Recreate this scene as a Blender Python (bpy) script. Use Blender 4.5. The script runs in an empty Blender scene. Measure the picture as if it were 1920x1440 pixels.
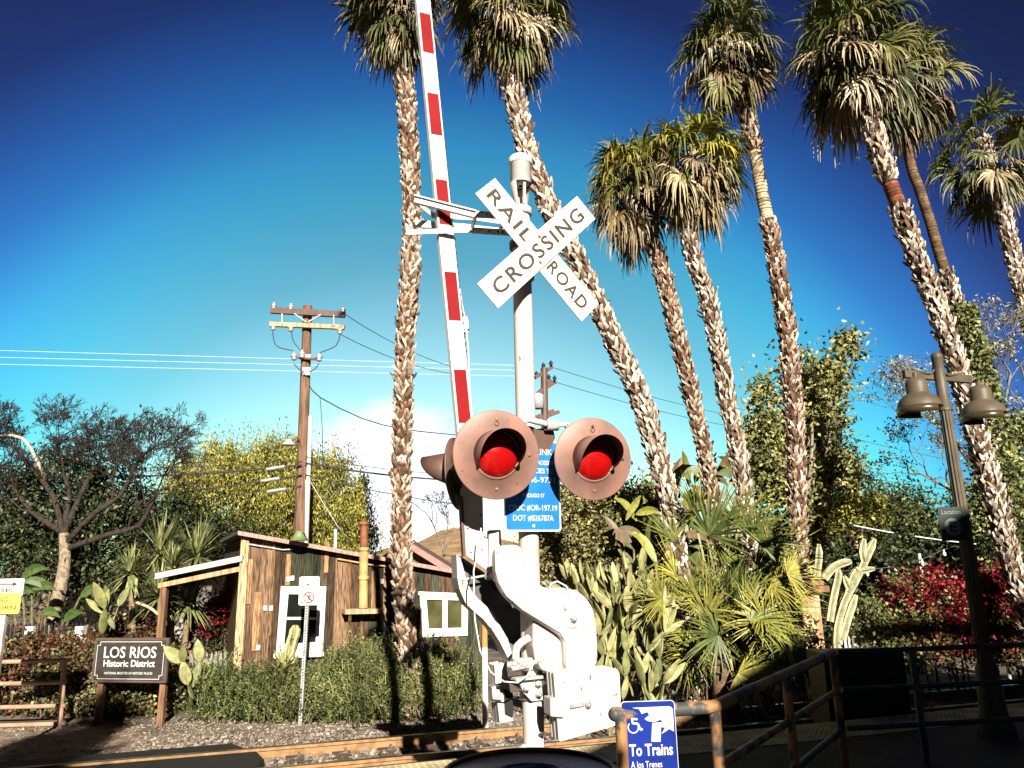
import bpy, bmesh, math, random
import numpy as np
from mathutils import Vector, Matrix

# ------------------------------------------------------------------ camera
SC = bpy.context.scene
COL = SC.collection
FPX = 1387.0                       # focal length in pixels of the 1920 px wide photograph
CAM = Vector((0.0, 0.0, 2.27))
PITCH, ROLL = math.radians(13.5), math.radians(1.2)
FW = Vector((0, math.cos(PITCH), math.sin(PITCH)))
_U0 = Vector((0, -math.sin(PITCH), math.cos(PITCH)))
_R0 = Vector((1, 0, 0))
RT = _R0 * math.cos(ROLL) - _U0 * math.sin(ROLL)
UP = _R0 * math.sin(ROLL) + _U0 * math.cos(ROLL)
cam_d = bpy.data.cameras.new('camera')
cam_d.sensor_width = 36.0
cam_d.lens = 36.0 * FPX / 1920.0
cam_d.clip_start = 0.05
cam_d.clip_end = 3000.0
cam = bpy.data.objects.new('camera', cam_d)
COL.objects.link(cam)
m3 = Matrix((RT, UP, -FW)).transposed()
cam.matrix_world = Matrix.Translation(CAM) @ m3.to_4x4()
SC.camera = cam

# ------------------------------------------------------------------ sun, sky, exposure
SUN_EL, SUN_OFF = math.radians(26), math.radians(13)     # sun behind the camera, a little to its right
SUN_DIR = Vector((math.sin(SUN_OFF) * math.cos(SUN_EL), -math.cos(SUN_OFF) * math.cos(SUN_EL), math.sin(SUN_EL)))
sl = bpy.data.lights.new('sun', 'SUN')
sl.energy = 5.0
sl.angle = math.radians(0.5)
sl.color = (1.0, 0.92, 0.80)
so = bpy.data.objects.new('sun', sl)
so.rotation_euler = (-SUN_DIR).to_track_quat('-Z', 'Y').to_euler()
so.location = SUN_DIR * 60
COL.objects.link(so)

W = bpy.data.worlds.new('World')
SC.world = W
W.use_nodes = True
nt = W.node_tree
nt.nodes.clear()
def wn(t, **k):
    n = nt.nodes.new(t)
    for a, b in k.items(): setattr(n, a, b)
    return n
sky = wn('ShaderNodeTexSky', sky_type='NISHITA', sun_disc=False, sun_elevation=SUN_EL,
         sun_rotation=math.pi - SUN_OFF, air_density=1.0, dust_density=0.6, ozone_density=2.0)
tc = wn('ShaderNodeTexCoord')
# the sky is paler low over the town ahead and deepens away from it
dot = wn('ShaderNodeVectorMath', operation='DOT_PRODUCT')
dot.inputs[1].default_value = Vector((-0.10, 1.0, -0.06)).normalized()
nt.links.new(tc.outputs['Generated'], dot.inputs[0])
ramp = wn('ShaderNodeValToRGB')
nt.links.new(dot.outputs['Value'], ramp.inputs[0])
els = ramp.color_ramp.elements
els[0].position = 0.40; els[0].color = (0.015, 0.02, 0.045, 1)
els[1].position = 1.0; els[1].color = (1.8, 1.6, 1.15, 1)
for p, c in ((0.60, (0.10, 0.115, 0.26, 1)), (0.698, (0.13, 0.177, 0.43, 1)), (0.74, (0.148, 0.365, 0.778, 1)), (0.781, (0.18, 0.615, 1.05, 1)), (0.82, (0.255, 1.08, 1.24, 1)),
             (0.85, (0.335, 1.22, 1.15, 1)), (0.897, (0.60, 1.22, 1.02, 1)), (0.955, (1.3, 1.6, 1.2, 1))):
    e = els.new(p); e.color = c
mul = wn('ShaderNodeMix', data_type='RGBA', blend_type='MULTIPLY')
mul.inputs[0].default_value = 1.0
nt.links.new(sky.outputs[0], mul.inputs[6]); nt.links.new(ramp.outputs[0], mul.inputs[7])
# a bank of white cloud low in the sky
nz = wn('ShaderNodeTexNoise'); nz.inputs['Scale'].default_value = 3.2; nz.inputs['Detail'].default_value = 7; nz.inputs['Roughness'].default_value = 0.55
mp = wn('ShaderNodeMapping'); mp.inputs['Scale'].default_value = (1, 1, 1.7); mp.inputs['Location'].default_value = (0.4, 0.1, 0.2)
nt.links.new(tc.outputs['Generated'], mp.inputs[0]); nt.links.new(mp.outputs[0], nz.inputs[0])
dc = wn('ShaderNodeVectorMath', operation='DOT_PRODUCT')
dc.inputs[1].default_value = Vector((-0.16, 1.0, 0.075)).normalized()
nt.links.new(tc.outputs['Generated'], dc.inputs[0])
mr = wn('ShaderNodeMapRange'); mr.inputs[1].default_value = 0.976; mr.inputs[2].default_value = 0.999; mr.inputs[3].default_value = -0.28; mr.inputs[4].default_value = 0.36
nt.links.new(dc.outputs['Value'], mr.inputs[0])
ad = wn('ShaderNodeMath', operation='ADD'); nt.links.new(nz.outputs[0], ad.inputs[0]); nt.links.new(mr.outputs[0], ad.inputs[1])
mr2 = wn('ShaderNodeMapRange'); mr2.inputs[1].default_value = 0.60; mr2.inputs[2].default_value = 0.82
nt.links.new(ad.outputs[0], mr2.inputs[0])
mc = wn('ShaderNodeMix', data_type='RGBA'); mc.inputs[7].default_value = (11, 11.5, 12, 1)
nt.links.new(mr2.outputs[0], mc.inputs[0]); nt.links.new(mul.outputs[2], mc.inputs[6])
bg = wn('ShaderNodeBackground'); bg.inputs[1].default_value = 0.0515
wo = wn('ShaderNodeOutputWorld')
nt.links.new(mc.outputs[2], bg.inputs[0]); nt.links.new(bg.outputs[0], wo.inputs[0])
SC.view_settings.view_transform = 'Standard'
SC.view_settings.look = 'None'
SC.view_settings.exposure = 1.32
SC.view_settings.gamma = 1.0
SC.cycles.max_bounces = 4
SC.cycles.diffuse_bounces = 1
SC.cycles.transparent_max_bounces = 6

# ------------------------------------------------------------------ helpers
Z = Vector((0, 0, 1))
def ray(px, py): return FW + RT * ((px - 960) / FPX) + UP * ((720 - py) / FPX)
def at(px, py, y):
    r = ray(px, py); return CAM + r * (y / r.y)
def atz(px, py, z):
    r = ray(px, py); return CAM + r * ((z - CAM.z) / r.z)
def onp(px, py, p0, n):
    r = ray(px, py); return CAM + r * ((p0 - CAM).dot(n) / r.dot(n))
def proj(p):
    d = p - CAM; z = d.dot(FW); return (960 + FPX * d.dot(RT) / z, 720 - FPX * d.dot(UP) / z)
def V(*a): return Vector(a)

MATS = {}
def mat(name, col=(.5, .5, .5), rough=.6, metal=0.0, var=.15, scale=6.0, bump=0.0, bscale=40., tint=False, col2=None, lo=.42, hi=.62, spec=.4, stretch=None, detail=5, coat=0.0, specks=None, sth=.68, sscale=30):
    m = bpy.data.materials.new(name); m.use_nodes = True
    t = m.node_tree; b = t.nodes['Principled BSDF']
    b.inputs['Roughness'].default_value = rough; b.inputs['Metallic'].default_value = metal
    b.inputs['Specular IOR Level'].default_value = spec
    b.inputs['Coat Weight'].default_value = coat
    co = t.nodes.new('ShaderNodeTexCoord'); mpn = t.nodes.new('ShaderNodeMapping')
    if stretch: mpn.inputs['Scale'].default_value = stretch
    t.links.new(co.outputs['Object'], mpn.inputs[0])
    n = t.nodes.new('ShaderNodeTexNoise'); n.inputs['Scale'].default_value = scale; n.inputs['Detail'].default_value = detail
    t.links.new(mpn.outputs[0], n.inputs[0])
    mx = t.nodes.new('ShaderNodeMix'); mx.data_type = 'RGBA'
    c2 = col2 if col2 else tuple(max(0, c * (1 - var)) for c in col)
    c1 = col if col2 else tuple(c * (1 + var * .5) for c in col)
    mx.inputs[6].default_value = (*c1, 1); mx.inputs[7].default_value = (*c2, 1)
    mrn = t.nodes.new('ShaderNodeMapRange'); mrn.inputs[1].default_value = lo; mrn.inputs[2].default_value = hi
    t.links.new(n.outputs[0], mrn.inputs[0]); t.links.new(mrn.outputs[0], mx.inputs[0])
    out = mx.outputs[2]
    if specks:                          # chips, rust or spines of another colour
        n3 = t.nodes.new('ShaderNodeTexNoise'); n3.inputs['Scale'].default_value = sscale; n3.inputs['Detail'].default_value = 3
        mp3 = t.nodes.new('ShaderNodeMapping'); mp3.inputs['Scale'].default_value = (1, 1, .55); t.links.new(co.outputs['Object'], mp3.inputs[0]); t.links.new(mp3.outputs[0], n3.inputs[0])
        r3 = t.nodes.new('ShaderNodeMapRange'); r3.inputs[1].default_value = sth; r3.inputs[2].default_value = sth + .03
        m3_ = t.nodes.new('ShaderNodeMix'); m3_.data_type = 'RGBA'; m3_.inputs[7].default_value = (*specks, 1)
        t.links.new(n3.outputs[0], r3.inputs[0]); t.links.new(r3.outputs[0], m3_.inputs[0]); t.links.new(out, m3_.inputs[6]); out = m3_.outputs[2]
    if tint:
        a = t.nodes.new('ShaderNodeAttribute'); a.attribute_name = 'tint'
        mu = t.nodes.new('ShaderNodeMix'); mu.data_type = 'RGBA'; mu.blend_type = 'MULTIPLY'; mu.inputs[0].default_value = 1
        t.links.new(out, mu.inputs[6]); t.links.new(a.outputs[0], mu.inputs[7]); out = mu.outputs[2]
    t.links.new(out, b.inputs['Base Color'])
    if bump:
        n2 = t.nodes.new('ShaderNodeTexNoise'); n2.inputs['Scale'].default_value = bscale; n2.inputs['Detail'].default_value = 4
        t.links.new(mpn.outputs[0], n2.inputs[0])
        bp = t.nodes.new('ShaderNodeBump'); bp.inputs['Strength'].default_value = bump; bp.inputs['Distance'].default_value = .02
        t.links.new(n2.outputs[0], bp.inputs['Height']); t.links.new(bp.outputs[0], b.inputs['Normal'])
    MATS[name] = m
    return m

M_LEAF = mat('leaf', (1, 1, 1), .5, var=.25, scale=9, tint=True, spec=.35)
M_BARK = mat('bark', (1, 1, 1), .9, var=.35, scale=14, tint=True, bump=.5, bscale=30, spec=.1)
M_BOARD = mat('weathered_board', (1.05, 1.05, 1.05), .9, var=.7, scale=7, tint=True, bump=.5, bscale=20, stretch=(9, 9, .7), spec=.1, lo=.35, hi=.65)
M_WHITE = mat('white_paint', (.62, .60, .575), .45, var=.16, scale=5, lo=.5, hi=.75)
M_WARMW = mat('warm_white_paint', (.54, .48, .445), .42, col2=(.42, .35, .30), scale=4, lo=.5, hi=.8, stretch=(3, 3, .8), specks=(.20, .11, .06), sth=.70, sscale=22, bump=.06, bscale=90)
M_DIRTYW = mat('grimy_white_paint', (.50, .475, .44), .5, col2=(.31, .28, .24), scale=7, lo=.52, hi=.75, stretch=(2, 2, .7), bump=.12, bscale=60, specks=(.16, .09, .05), sth=.66, sscale=26)
M_RED = mat('red_reflective', (.21, .004, .006), .35, var=.15, scale=3)
M_BROWN = mat('faded_brown_paint', (.26, .135, .105), .5, col2=(.17, .10, .08), scale=5, lo=.42, hi=.64, specks=(.13, .08, .06), sth=.68, sscale=40)
M_DARKBROWN = mat('dark_brown_paint', (.10, .055, .04), .5)
M_BLACK = mat('black_paint', (.012, .012, .012), .5)
M_LETTER = mat('dark_lettering', (.045, .03, .015), .6)
M_STEEL = mat('galvanized', (.55, .55, .54), .4, metal=.6, var=.25, scale=12)
M_RAIL = mat('rusty_rail', (.30, .17, .07), .75, col2=(.20, .11, .05), scale=9, stretch=(1, 1, 1))
M_RAILTOP = mat('worn_rail_head', (.25, .23, .2), .25, metal=.9)
M_BLUE = mat('blue_sign', (.012, .15, .55), .4, var=.15, scale=4)
M_LWHITE = mat('white_lettering', (.6, .6, .6), .5, var=.05)
M_WOOD = mat('old_wood', (.22, .12, .06), .9, col2=(.10, .05, .025), scale=4, stretch=(6, 6, .5), bump=.4, bscale=14)
M_TANWOOD = mat('pale_wood', (.50, .34, .20), .85, col2=(.30, .18, .09), scale=4, stretch=(5, 5, .6), bump=.3)
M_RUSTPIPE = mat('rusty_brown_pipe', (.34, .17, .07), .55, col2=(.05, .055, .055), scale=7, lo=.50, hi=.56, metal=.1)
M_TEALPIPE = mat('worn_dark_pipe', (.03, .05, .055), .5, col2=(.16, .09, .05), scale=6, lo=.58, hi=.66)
M_TANPIPE = mat('tan_painted_pipe', (.36, .225, .15), .45, var=.2)
M_LAMP = mat('bronze_paint', (.085, .068, .045), .5, var=.2, spec=.3)
M_GLASS = mat('dark_glass', (.01, .012, .01), .08, spec=.5)
M_WIRE = mat('wire', (.03, .03, .03), .6)
M_PALEWIRE = mat('pale_wire', (.65, .68, .7), .4)

def wloc(o):
    l = Vector((0, 0, 0))
    while o: l = l + o.location; o = o.parent
    return l
def tag(o, label=None, cat=None, group=None, kind=None):
    if label: o['label'] = label
    if cat: o['category'] = cat
    if group: o['group'] = group
    if kind: o['kind'] = kind
    return o
def thing(name, loc, label, cat, group=None):
    o = bpy.data.objects.new(name, None); o.empty_display_size = .1
    COL.objects.link(o); o.location = loc
    return tag(o, label, cat, group)

class MB:
    def __init__(s): s.v = []; s.f = []; s.t = []; s.sm = []; s.cut = []
    def add(s, vs, fs, tint=(1, 1, 1), smooth=False):
        b = len(s.v); s.cut.append((b, len(s.f))); s.v += [tuple(x) for x in vs]
        s.f += [tuple(i + b for i in q) for q in fs]; s.t += [tint] * len(vs); s.sm += [smooth] * len(fs)
        return s
    def box(s, c, sx, sy, sz, rot=None, tint=(1, 1, 1)):
        c = Vector(c); r = rot if rot else Matrix.Identity(3)
        vs = [c + r @ Vector((x * sx / 2, y * sy / 2, z * sz / 2)) for z in (-1, 1) for x, y in ((-1, -1), (1, -1), (1, 1), (-1, 1))]
        return s.add(vs, [(3, 2, 1, 0), (4, 5, 6, 7), (0, 1, 5, 4), (1, 2, 6, 5), (2, 3, 7, 6), (3, 0, 4, 7)], tint)
    def bar(s, a, b, w, h, up=Z, tint=(1, 1, 1)):
        a, b = Vector(a), Vector(b); d = (b - a); L = d.length; d.normalize()
        x = d.cross(up); x = x.normalized() if x.length > 1e-4 else Vector((1, 0, 0)); u = x.cross(d)
        r = Matrix((x, d, u)).transposed()
        return s.box((a + b) / 2, w, L, h, r, tint)
    def prism(s, pts, ext, tint=(1, 1, 1)):
        n = len(pts); pts = [Vector(p) for p in pts]; ext = Vector(ext)
        nn = Vector((0, 0, 0))
        for i in range(n): nn += (pts[i] - pts[0]).cross(pts[(i + 1) % n] - pts[0])
        if nn.dot(ext) > 0: pts = pts[::-1]
        vs = pts + [p + ext for p in pts]
        fs = [tuple(range(n)), tuple(range(2 * n - 1, n - 1, -1))]
        for i in range(n):
            j = (i + 1) % n; fs.append((j, i, i + n, j + n))
        return s.add(vs, fs, tint)
    def tube(s, pts, rad, n=8, tint=(1, 1, 1), caps=True, smooth=True):
        pts = [Vector(p) for p in pts]; m = len(pts)
        rad = rad if isinstance(rad, (list, tuple)) else [rad] * m
        tg = [(pts[min(i + 1, m - 1)] - pts[max(i - 1, 0)]).normalized() for i in range(m)]
        ref = Vector((1, 0, 0)) if abs(tg[0].x) < .8 else Vector((0, 0, 1))
        vs = []
        x = (ref - tg[0] * ref.dot(tg[0])).normalized()
        for i in range(m):
            x = x - tg[i] * x.dot(tg[i]); x = x.normalized(); y = tg[i].cross(x)
            for k in range(n):
                a = 2 * math.pi * k / n
                vs.append(pts[i] + (x * math.cos(a) + y * math.sin(a)) * rad[i])
        fs = []
        for i in range(m - 1):
            for k in range(n):
                k2 = (k + 1) % n
                fs.append((i * n + k, i * n + k2, (i + 1) * n + k2, (i + 1) * n + k))
        s.add(vs, fs, tint, smooth)
        if caps:
            s.add(vs[:n], [tuple(range(n - 1, -1, -1))], tint); s.add(vs[-n:], [tuple(range(n))], tint)
        return s
    def lathe(s, prof, o, ax, n=32, tint=(1, 1, 1), smooth=True, a0=0., a1=2 * math.pi, ref=Z):
        o = Vector(o); ax = Vector(ax).normalized()
        x = ref - ax * ref.dot(ax)
        if x.length < 1e-3: x = Vector((1, 0, 0)) - ax * ax.x
        x.normalize(); y = ax.cross(x); full = abs(a1 - a0 - 2 * math.pi) < 1e-5
        k = n if full else n + 1; vs = []
        for r, h in prof:
            for i in range(k):
                a = a0 + (a1 - a0) * i / n
                vs.append(o + ax * h + (x * math.cos(a) + y * math.sin(a)) * r)
        fs = []
        for j in range(len(prof) - 1):
            for i in range(n):
                i2 = (i + 1) % k
                fs.append((j * k + i, j * k + i2, (j + 1) * k + i2, (j + 1) * k + i))
        return s.add(vs, fs, tint, smooth)
    def ball(s, c, r, n=10, tint=(1, 1, 1), sq=1.0):
        pr = [(r * math.sin(math.pi * i / n), -r * sq * math.cos(math.pi * i / n)) for i in range(n + 1)]
        return s.lathe([(max(a, 1e-4), b) for a, b in pr], c, Z, n + 2, tint)
    def pad(s, c, d, nrm, L, w, th, tint):
        """flattened egg of a cactus pad: c base, d direction, nrm facing"""
        c, d, nrm = Vector(c), Vector(d).normalized(), Vector(nrm)
        nrm = (nrm - d * nrm.dot(d)).normalized(); x = d.cross(nrm)
        vs = []; fs = []; nl, na = 7, 8
        for i in range(nl + 1):
            u = i / nl; prof = math.sin(math.pi * (u ** .8)) ** .75 if 0 < i < nl else 0.04
            for k in range(na):
                a = 2 * math.pi * k / na
                vs.append(c + d * (L * u) + x * (w / 2 * prof * math.cos(a)) + nrm * (th / 2 * prof * math.sin(a)))
        for i in range(nl):
            for k in range(na):
                k2 = (k + 1) % na; fs.append((i * na + k, i * na + k2, (i + 1) * na + k2, (i + 1) * na + k))
        return s.add(vs, fs, tint, True)
    def build_pieces(s, name, m, parent):
        """one object for every piece added"""
        e = s.cut[1:] + [(len(s.v), len(s.f))]
        for (v0, f0), (v1, f1) in zip(s.cut, e):
            q = MB(); q.add(s.v[v0:v1], [tuple(i - v0 for i in g) for g in s.f[f0:f1]], smooth=s.sm[f0]); q.build(name, m, parent)
    def build(s, name, m, parent=None, loc=None, bevel=0.0):
        off = wloc(parent) if parent else (Vector(loc) if loc is not None else Vector((0, 0, 0)))
        me = bpy.data.meshes.new(name)
        va = np.array(s.v, dtype=np.float32) - np.array(off, dtype=np.float32)
        me.from_pydata(va.tolist(), [], s.f)
        me.polygons.foreach_set('use_smooth', s.sm)
        if any(t != (1, 1, 1) for t in s.t):
            c = np.ones((len(s.v), 4), dtype=np.float32); c[:, :3] = s.t
            a = me.color_attributes.new('tint', 'FLOAT_COLOR', 'POINT'); a.data.foreach_set('color', c.ravel())
        me.materials.append(m); me.update()
        o = bpy.data.objects.new(name, me); COL.objects.link(o)
        if parent: o.parent = parent
        elif loc is not None: o.location = loc
        if bevel:
            b = o.modifiers.new('bevel', 'BEVEL'); b.width = bevel; b.segments = 3; b.limit_method = 'ANGLE'; b.angle_limit = math.radians(35)
        return o

def build_quads(name, Q, T, m, parent=None, loc=None):
    """Q (n,4,3) separate quads, T (n,3) or (n,4,3) colour of each"""
    off = np.array(wloc(parent) if parent else (loc if loc is not None else (0, 0, 0)), dtype=np.float32)
    n = len(Q); Q = np.asarray(Q, dtype=np.float32) - off
    me = bpy.data.meshes.new(name)
    me.vertices.add(4 * n); me.vertices.foreach_set('co', Q.reshape(-1))
    me.loops.add(4 * n); me.loops.foreach_set('vertex_index', np.arange(4 * n, dtype=np.int32))
    me.polygons.add(n); me.polygons.foreach_set('loop_start', np.arange(0, 4 * n, 4, dtype=np.int32))
    me.polygons.foreach_set('loop_total', np.full(n, 4, dtype=np.int32))
    T = np.asarray(T, dtype=np.float32)
    if T.ndim == 2: T = np.repeat(T[:, None, :], 4, 1)
    c = np.ones((4 * n, 4), dtype=np.float32); c[:, :3] = T.reshape(-1, 3)
    a = me.color_attributes.new('tint', 'FLOAT_COLOR', 'POINT'); a.data.foreach_set('color', c.ravel())
    me.materials.append(m); me.update(calc_edges=True)
    o = bpy.data.objects.new(name, me); COL.objects.link(o)
    if parent: o.parent = parent
    elif loc is not None: o.location = loc
    return o

def text(body, c, xd, yd, w, h, m, parent, name='lettering', bold=0.0, ext=.0015, lift=.002, sp=1.0):
    """writing fitted into a w x h box centred on c, in the plane of xd, yd"""
    cu = bpy.data.curves.new('txt', 'FONT'); cu.body = body; cu.offset = bold; cu.space_character = sp; cu.extrude = .01; cu.resolution_u = 3
    to = bpy.data.objects.new('txt', cu); COL.objects.link(to)
    dg = bpy.context.evaluated_depsgraph_get(); me = bpy.data.meshes.new_from_object(to.evaluated_get(dg))
    bpy.data.objects.remove(to); bpy.data.curves.remove(cu)
    n = len(me.vertices); a = np.zeros(n * 3, dtype=np.float32); me.vertices.foreach_get('co', a); a = a.reshape(-1, 3)
    lo, hi = a.min(0), a.max(0)
    xd, yd = Vector(xd).normalized(), Vector(yd).normalized(); nd = xd.cross(yd)
    u = (a[:, 0] - (lo[0] + hi[0]) / 2) / (hi[0] - lo[0]) * w; v = (a[:, 1] - (lo[1] + hi[1]) / 2) / (hi[1] - lo[1]) * h
    q = (a[:, 2] > 0) * ext + lift
    off = wloc(parent); c = Vector(c)
    p = np.array(c - off)[None] + u[:, None] * np.array(xd) + v[:, None] * np.array(yd) + q[:, None] * np.array(nd)
    me.vertices.foreach_set('co', p.astype(np.float32).ravel()); me.materials.clear(); me.materials.append(m); me.update()
    o = bpy.data.objects.new(name, me); COL.objects.link(o); o.parent = parent
    return o

def unit(a): return a / np.maximum(np.linalg.norm(a, axis=-1, keepdims=True), 1e-9)
def cards(rng, pts, L, wd, tints, down=.3, out=None, fold=.25):
    """leaf shaped quads at pts: random direction with some droop"""
    n = len(pts); d = rng.normal(size=(n, 3)); d[:, 2] -= down
    if out is not None: d += out
    d = unit(d); r = unit(np.cross(d, rng.normal(size=(n, 3)))); nn = np.cross(d, r)
    l = (L * rng.uniform(.6, 1.3, n))[:, None]; w = (wd * rng.uniform(.7, 1.25, n))[:, None]
    Q = np.stack([pts, pts + d * l * .45 + r * w / 2 + nn * w * fold, pts + d * l, pts + d * l * .45 - r * w / 2 + nn * w * fold], 1)
    t = np.array(tints, dtype=float); k = rng.integers(0, len(t), n)
    g = np.floor(pts / .42); hsh = np.abs(np.sin(g @ np.array([12.9898, 78.233, 37.719])) * 43758.5453) % 1.0
    T = t[k] * rng.uniform(.7, 1.3, (n, 1)) * rng.uniform(.9, 1.1, (n, 3)) * (.62 + .7 * hsh)[:, None]
    return Q, T
def fill(rng, ells, n, clump=.35, per=60, shell=.55):
    """clumped points in ellipsoids [(centre, rx, ry, rz)]"""
    vol = np.array([e[1] * e[2] * e[3] for e in ells]) ** .75; vol = vol / vol.sum()
    k = max(1, n // per); which = rng.choice(len(ells), k, p=vol)
    d = unit(rng.normal(size=(k, 3))); r = rng.uniform(shell ** 2, 1, k) ** .5
    cs = np.array([np.array(ells[i][0]) + d[j] * r[j] * np.array(ells[i][1:4]) for j, i in enumerate(which)])
    sz = clump * rng.uniform(.5, 1.3, k)
    g = rng.normal(size=(k, per, 3)); g *= (np.abs(rng.normal(size=(k, per, 1))) ** .5)
    return (cs[:, None] + g * sz[:, None, None] * .62).reshape(-1, 3), cs
# ------------------------------------------------------------------ ground, platform, track
rs = random.Random(5)
M_DIRT = mat('gravelly_dirt', (.17, .135, .095), .95, col2=(.09, .07, .05), scale=1.6, bump=.9, bscale=22, lo=.38, hi=.62, detail=9)
M_CONC = mat('platform_concrete', (.022, .021, .02), .85, var=.3, scale=3, bump=.2)  # darker than concrete: the platform's shade is put into the colour
M_TACT = mat('tactile_yellow', (.45, .38, .22), .8, var=.3, scale=4)
M_RUBBER = mat('rubber_panel', (.010, .010, .010), .7, var=.3, bump=.3, bscale=60)
M_TIE = mat('dark_tie', (.10, .07, .05), .9, var=.4, bump=.4)
M_ROCK = mat('ballast_rock', (1, 1, 1), .9, var=.3, scale=20, tint=True)

def sheet(name, pts, m, kind='structure', ext=None):
    b = MB()
    if ext: b.prism(pts, ext)
    else: b.add(pts, [tuple(range(len(pts)))])
    return tag(b.build(name, m), kind=kind)
g = MB(); N = 60
gx = [math.copysign(abs(i / N) ** 2.2, i) * 900 for i in range(-N, N + 1)]
for j in gx:
    for i in gx: g.v.append((i, j + 12, 0.0 if abs(i) < 40 and abs(j) < 40 else 0.0)); g.t.append((1, 1, 1))
n1 = 2 * N + 1
for j in range(n1 - 1):
    for i in range(n1 - 1): g.f.append((j * n1 + i, j * n1 + i + 1, (j + 1) * n1 + i + 1, (j + 1) * n1 + i)); g.sm.append(True)
tag(g.build('ground', M_DIRT), kind='structure')

# brown hill far behind the house
h = MB(); hx, hy = 40, 14
for j in range(hy + 1):
    for i in range(hx + 1):
        x = -90 + 150 * i / hx; y = 130 + 120 * j / hy
        e = 10 * math.exp(-((x + 14) / 22) ** 2) * math.sin(math.pi * min(1, j / hy * 1.0)) + 1.2 * math.sin(x * .31 + j) * math.sin(math.pi * j / hy) * math.exp(-((x + 14) / 30) ** 2)
        h.v.append((x, y, max(-.5, e - .3))); h.t.append((1, 1, 1))
for j in range(hy):
    for i in range(hx): h.f.append((j * (hx + 1) + i, j * (hx + 1) + i + 1, (j + 1) * (hx + 1) + i + 1, (j + 1) * (hx + 1) + i)); h.sm.append(True)
tag(h.build('hill', mat('dry_hill', (.34, .20, .10), .95, col2=(.16, .12, .05), scale=.25, bump=.8, bscale=1)), kind='structure')

# track: two rails, ties, ballast
RD0, RD1 = atz(640, 1389, .15), atz(975, 1361, .15)
RDIR = (RD1 - RD0); RDIR.z = 0; RDIR.normalize(); RNRM = Vector((RDIR.y, -RDIR.x, 0))   # RNRM points to the camera side
RN0 = atz(640, 1427, .15)
RSEP = (RN0 - RD0).dot(RNRM)
def rail(off, label):
    c = RD0 + RNRM * off; a, b = c - RDIR * 30, c + RDIR * 34
    r = thing('rail', c - Z * .15, label, 'rail', 'rails of the track')
    m = MB(); prof = [(-.07, .0), (.07, .0), (.07, .012), (.010, .03), (.010, .105), (.036, .115), (.036, .147), (-.036, .147), (-.036, .115), (-.010, .105), (-.010, .03), (-.07, .012)]
    m.prism([a + RNRM * x + Z * (z - .15) for x, z in prof], b - a)
    body = m.build('web', M_RAIL, r)
    t = MB(); t.prism([a + RNRM * x + Z * (z - .15) for x, z in ((-.034, .1475), (.034, .1475), (.028, .152), (-.028, .152))], b - a); t.build('rail_head', M_RAILTOP, r)
    return r
rail(0, 'rusty steel rail farther from the platform')
rail(RSEP, 'rusty steel rail nearer the platform edge')
ties = MB()
tie0 = None
for k in range(-20, 40):
    c = RD0 + RDIR * (k * .55) + RNRM * (RSEP / 2); c.z = .0
    rot = Matrix((RNRM, RDIR, Z)).transposed()
    t = MB().box(c + Z * .012, 2.1, .22, .05, rot)
    for s in (0, RSEP):
        for e in (-.10, .10):
            t.box(RD0 + RNRM * (s + e) + RDIR * (k * .55 + .05) - Z * .11, .03, .03, .09, rot)
    o = t.build('railroad_tie', M_TIE, loc=Vector((c.x, c.y, 0)))
    tag(o, 'dark wooden crosstie half buried in the ballast under the rails', 'crosstie', 'crossties under the rails')
# ballast: broken stones lying round the rails
ico = bmesh.new(); bmesh.ops.create_icosphere(ico, subdivisions=1, radius=1)
IV = np.array([v.co[:] for v in ico.verts]); IF = np.array([[v.index for v in f.verts] for f in ico.faces]); ico.free()
def rocks(name, pts, szs, rng, cols):
    n = len(pts); k = len(IV)
    A = IV[None] * rng.uniform(.55, 1.3, (n, k, 1)) * rng.uniform(.6, 1.3, (n, 1, 3))
    th = rng.uniform(0, 6.28, n); c, s = np.cos(th), np.sin(th)
    B = A.copy(); B[..., 0] = A[..., 0] * c[:, None] - A[..., 1] * s[:, None]; B[..., 1] = A[..., 0] * s[:, None] + A[..., 1] * c[:, None]; B[..., 2] *= .7
    P = (B * szs[:, None, None] + pts[:, None]).reshape(-1, 3)
    F = (IF[None] + (np.arange(n) * k)[:, None, None]).reshape(-1, 3)
    me = bpy.data.meshes.new(name); me.from_pydata(P.tolist(), [], F.tolist())
    col = np.ones((n * k, 4), dtype=np.float32); cc = np.array(cols)[rng.integers(0, len(cols), n)] * rng.uniform(.6, 1.2, (n, 1))
    col[:, :3] = np.repeat(cc, k, 0)
    a = me.color_attributes.new('tint', 'FLOAT_COLOR', 'POINT'); a.data.foreach_set('color', col.ravel()); me.materials.append(M_ROCK)
    o = bpy.data.objects.new(name, me); COL.objects.link(o); return tag(o, kind='stuff')
rng = np.random.default_rng(3)
n = 13000
u = rng.uniform(-3.2, 9, n); w = np.clip(rng.normal(-.15, .75, n), -1.5, 1.6)
keep = (u > -2.2 + w * .3) ; u, w = u[keep], w[keep]
pts = np.array(RD0)[None] + u[:, None] * np.array(RDIR) + w[:, None] * np.array(RNRM); pts[:, 2] = .0 + .03 * rng.random(len(u))
tag(rocks('ballast', pts, rng.uniform(.010, .038, len(u)), rng, [(.25, .20, .16), (.19, .15, .12), (.31, .26, .22), (.13, .10, .08)]), 'broken grey and pink ballast stones along the rails', 'ballast')
n = 16000
u = rng.uniform(-5, 9, n); w = -rng.uniform(.6, 3.4, n)
pts = np.array(RD0)[None] + u[:, None] * np.array(RDIR) + w[:, None] * np.array(RNRM); pts[:, 2] = 0
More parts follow.
